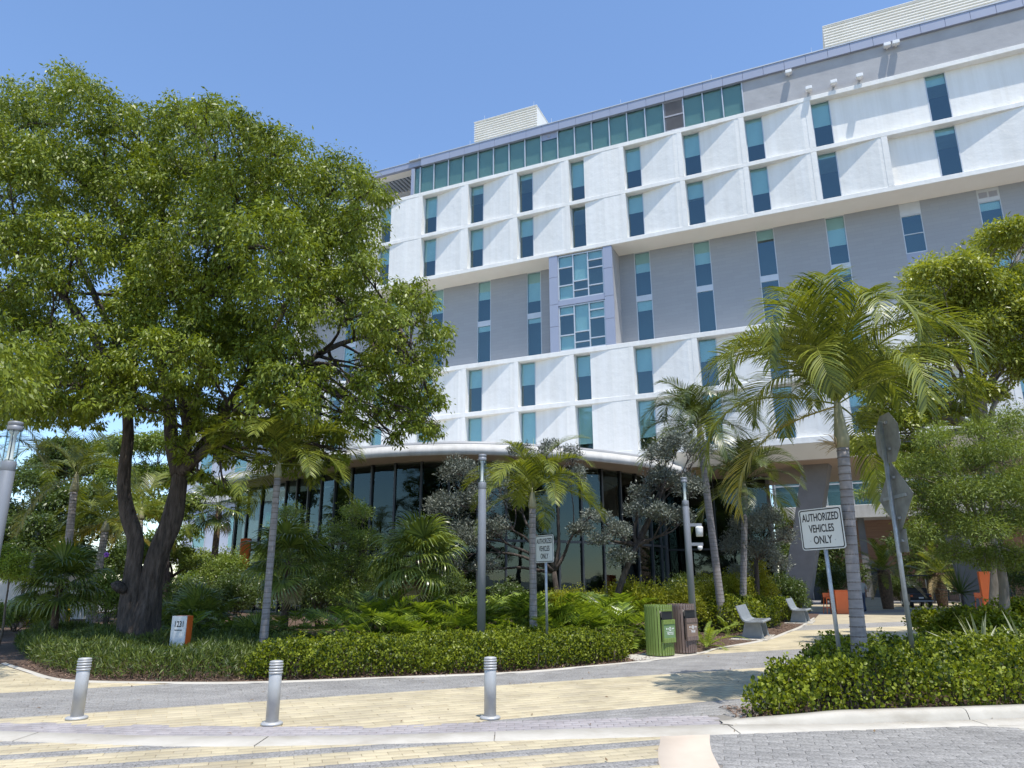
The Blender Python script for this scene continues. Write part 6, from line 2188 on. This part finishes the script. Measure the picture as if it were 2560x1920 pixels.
for px, Y, r, h, lb in ((2090, 44, 1.2, 2.6, 'dark shrub under the overhang behind the orange counter'), (2260, 48, 1.2, 2.2, 'dark shrub behind the golf cart roof'), (2420, 47, 1.4, 3.2, 'dark shrub before the brick wall at right'), (2540, 40, 1.5, 3.4, 'dark shrub behind the orange stools at the right edge')):
    shrub('entrance_shrub', (at(px, 1500, Y).x, Y), (r, r, h), lb, M['leaf_dark'], 6000, 0.12, group='shrubs by the entrance', lumps=8)

# left background
simple_tree('background_tree', (at(150, 1500, 32).x, 32), [(80, 1210, 55), (150, 1260, 66), (230, 1330, 66), (90, 1330, 66), (170, 1400, 66), (60, 1420, 50), (265, 1420, 50), (240, 1240, 50), (20, 1300, 50)], 32, 'dense dark tree behind the far left palms', M['leaf_dark'], 32000, 0.17, 0.22, None, 'bark', KITE_V, KITE_F, None, 'tree', 2.0, 0.4)
simple_tree('background_tree', (at(145, 1500, 44).x, 44), [(140, 1130, 38), (120, 1165, 40), (165, 1170, 40), (190, 1130, 36), (230, 1180, 46), (110, 1200, 34)], 44, 'dark pointed tree against the sky at far left', M['leaf_dark'], 16000, 0.22, 0.2, None, 'bark', KITE_V, KITE_F, None, 'tree', 1.5, 0.2)
simple_tree('background_tree', (at(420, 1500, 40).x, 40), [(390, 1370, 45), (440, 1390, 40), (330, 1390, 50), (470, 1340, 26), (500, 1410, 40), (560, 1420, 36)], 40, 'soft green bushy tree below the rear wing', M['leaf_shrub'], 16000, 0.17, 0.15, None, 'bark', KITE_V, KITE_F, None, 'tree', 1.5, 0.2)
simple_tree('background_tree', (at(400, 1500, 36).x, 36), [(330, 1120, 46), (400, 1110, 46), (380, 1200, 50), (440, 1190, 44), (300, 1190, 50), (420, 1280, 50), (270, 1130, 40), (480, 1260, 30), (340, 1280, 50)], 36, 'mid green tree seen between and beside the twin trunks', M['leaf_shrub'], 26000, 0.17, 0.2, None, 'bark', KITE_V, KITE_F, None, 'tree', 1.8, 0.3)
simple_tree('courtyard_tree', (at(1840, 1500, 52).x, 52), [(1780, 1290, 50), (1850, 1330, 50), (1920, 1310, 50), (1760, 1400, 50), (1850, 1420, 50), (1930, 1400, 50), (1720, 1330, 44), (1990, 1400, 44), (1700, 1420, 44)], 52, 'dark tree in the courtyard seen past the right end of the lobby', M['leaf_dark'], 22000, 0.24, 0.2, None, 'bark', KITE_V, KITE_F, None, 'tree', 1.8, 0.3)
simple_tree('background_tree', (at(60, 1500, 29).x, 29), [(20, 1330, 50), (80, 1370, 46), (110, 1420, 44), (30, 1420, 46), (-30, 1380, 50), (100, 1320, 36)], 29, 'leafy tree before the white garden wall at far left', M['leaf_dark'], 16000, 0.15, 0.14, None, 'bark', KITE_V, KITE_F, None, 'tree', 1.2, 0.3)
for px, lb, bl3 in ((2060, 'dark courtyard tree behind the slanted column', [(2030, 1390, 46), (2090, 1370, 46), (2060, 1440, 46), (2120, 1430, 40), (2000, 1440, 40)]), (2330, 'dark courtyard tree behind the golf cart', [(2260, 1370, 46), (2330, 1350, 50), (2390, 1390, 46), (2300, 1420, 46), (2440, 1370, 46), (2480, 1420, 50)])):
    simple_tree('courtyard_tree', (at(px, 1500, 53).x, 53), bl3, 53, lb, M['leaf_dark'], 9000, 0.26, 0.2, None, 'bark', KITE_V, KITE_F, None, 'tree', 1.5, 0.3)
simple_tree('lime_tree', (at(5, 1560, 19).x, 19), [(10, 1390, 26), (40, 1400, 24), (20, 1440, 30), (50, 1440, 20), (-20, 1420, 30)], 19, 'small bright lime tree cut by the left edge', M['leaf_lime'], 9000, 0.07, 0.03, None, 'twig', KITE_V, KITE_F, None, 'tree', 0.6, 0.3, 22)
t = shrub('flowering_bush', (at(275, 1480, 25).x, 25), (0.9, 0.9, 2.3), 'green bush with one purple bloom left of the trunk', M['leaf_shrub'], 8000, 0.09)
p = at(266, 1387, 24.3) - t.location
fb = MB()
for k in range(14):
    d = sphere(1)[0] * 0.09
    fb.tube([p + Vector(d) * 0.4, p + Vector(d)], [0.045, 0.02], 6)
fb.build('bloom', M['flower'], t, True)
for px, Y, r, h, lb in ((40, 26, 0.9, 1.0, 'low green shrub by the small far left lamp post'), (110, 27, 0.9, 0.9, 'low green shrub right of the yellow bollards'), (-30, 24, 1.0, 1.1, 'low green shrub at the left edge')):
    shrub('verge_shrub', (at(px, 1540, Y).x, Y), (r, r, h), lb, M['leaf_shrub'], 5000, 0.09, group='verge shrubs at far left', lumps=7)
hedge('far_hedge', [(-22, 47), (-16.2, 45), (-15.8, 46.5), (-22, 49)], 2.4, 'sunny clipped hedge below the rear wing', M['leaf_lime'], 9000, 0.16, KITE_V, KITE_F, lump=0.15, edge=0.6)

# street trees across the road, seen mirrored in the lobby glass
bt = []
for x, y, h in ((-12, -14, 10), (-3, -17, 12), (7, -14, 11), (16, -16, 10), (-22, -15, 11)):
    for k in range(7):
        d = sphere(1)[0]
        bt.append((Vector((x + d[0] * 2.6, y + d[1] * 2.6, h * 0.68 + d[2] * 2.4)), (2.2, 2.2, 1.9)))
st = empty('street_trees', (0, -15, 0), 'row of street trees across the road mirrored in the lobby glass', 'trees')
st['kind'] = 'stuff'
for b_ in bt:
    b_[0].y += 15
foliage('crown', bt, 15000, 0.42, M['leaf_dark'], st, per=20, clump=0.4)
m = MB()
for x, y, h in ((-12, -14, 10), (-3, -17, 12), (7, -14, 11), (16, -16, 10), (-22, -15, 11)):
    m.tube([(x, y + 15, -0.05), (x + 0.1, y + 15, h * 0.35), (x, y + 15, h * 0.7)], [0.3, 0.22, 0.12], 8)
m.build('trunks', M['bark'], st, True)
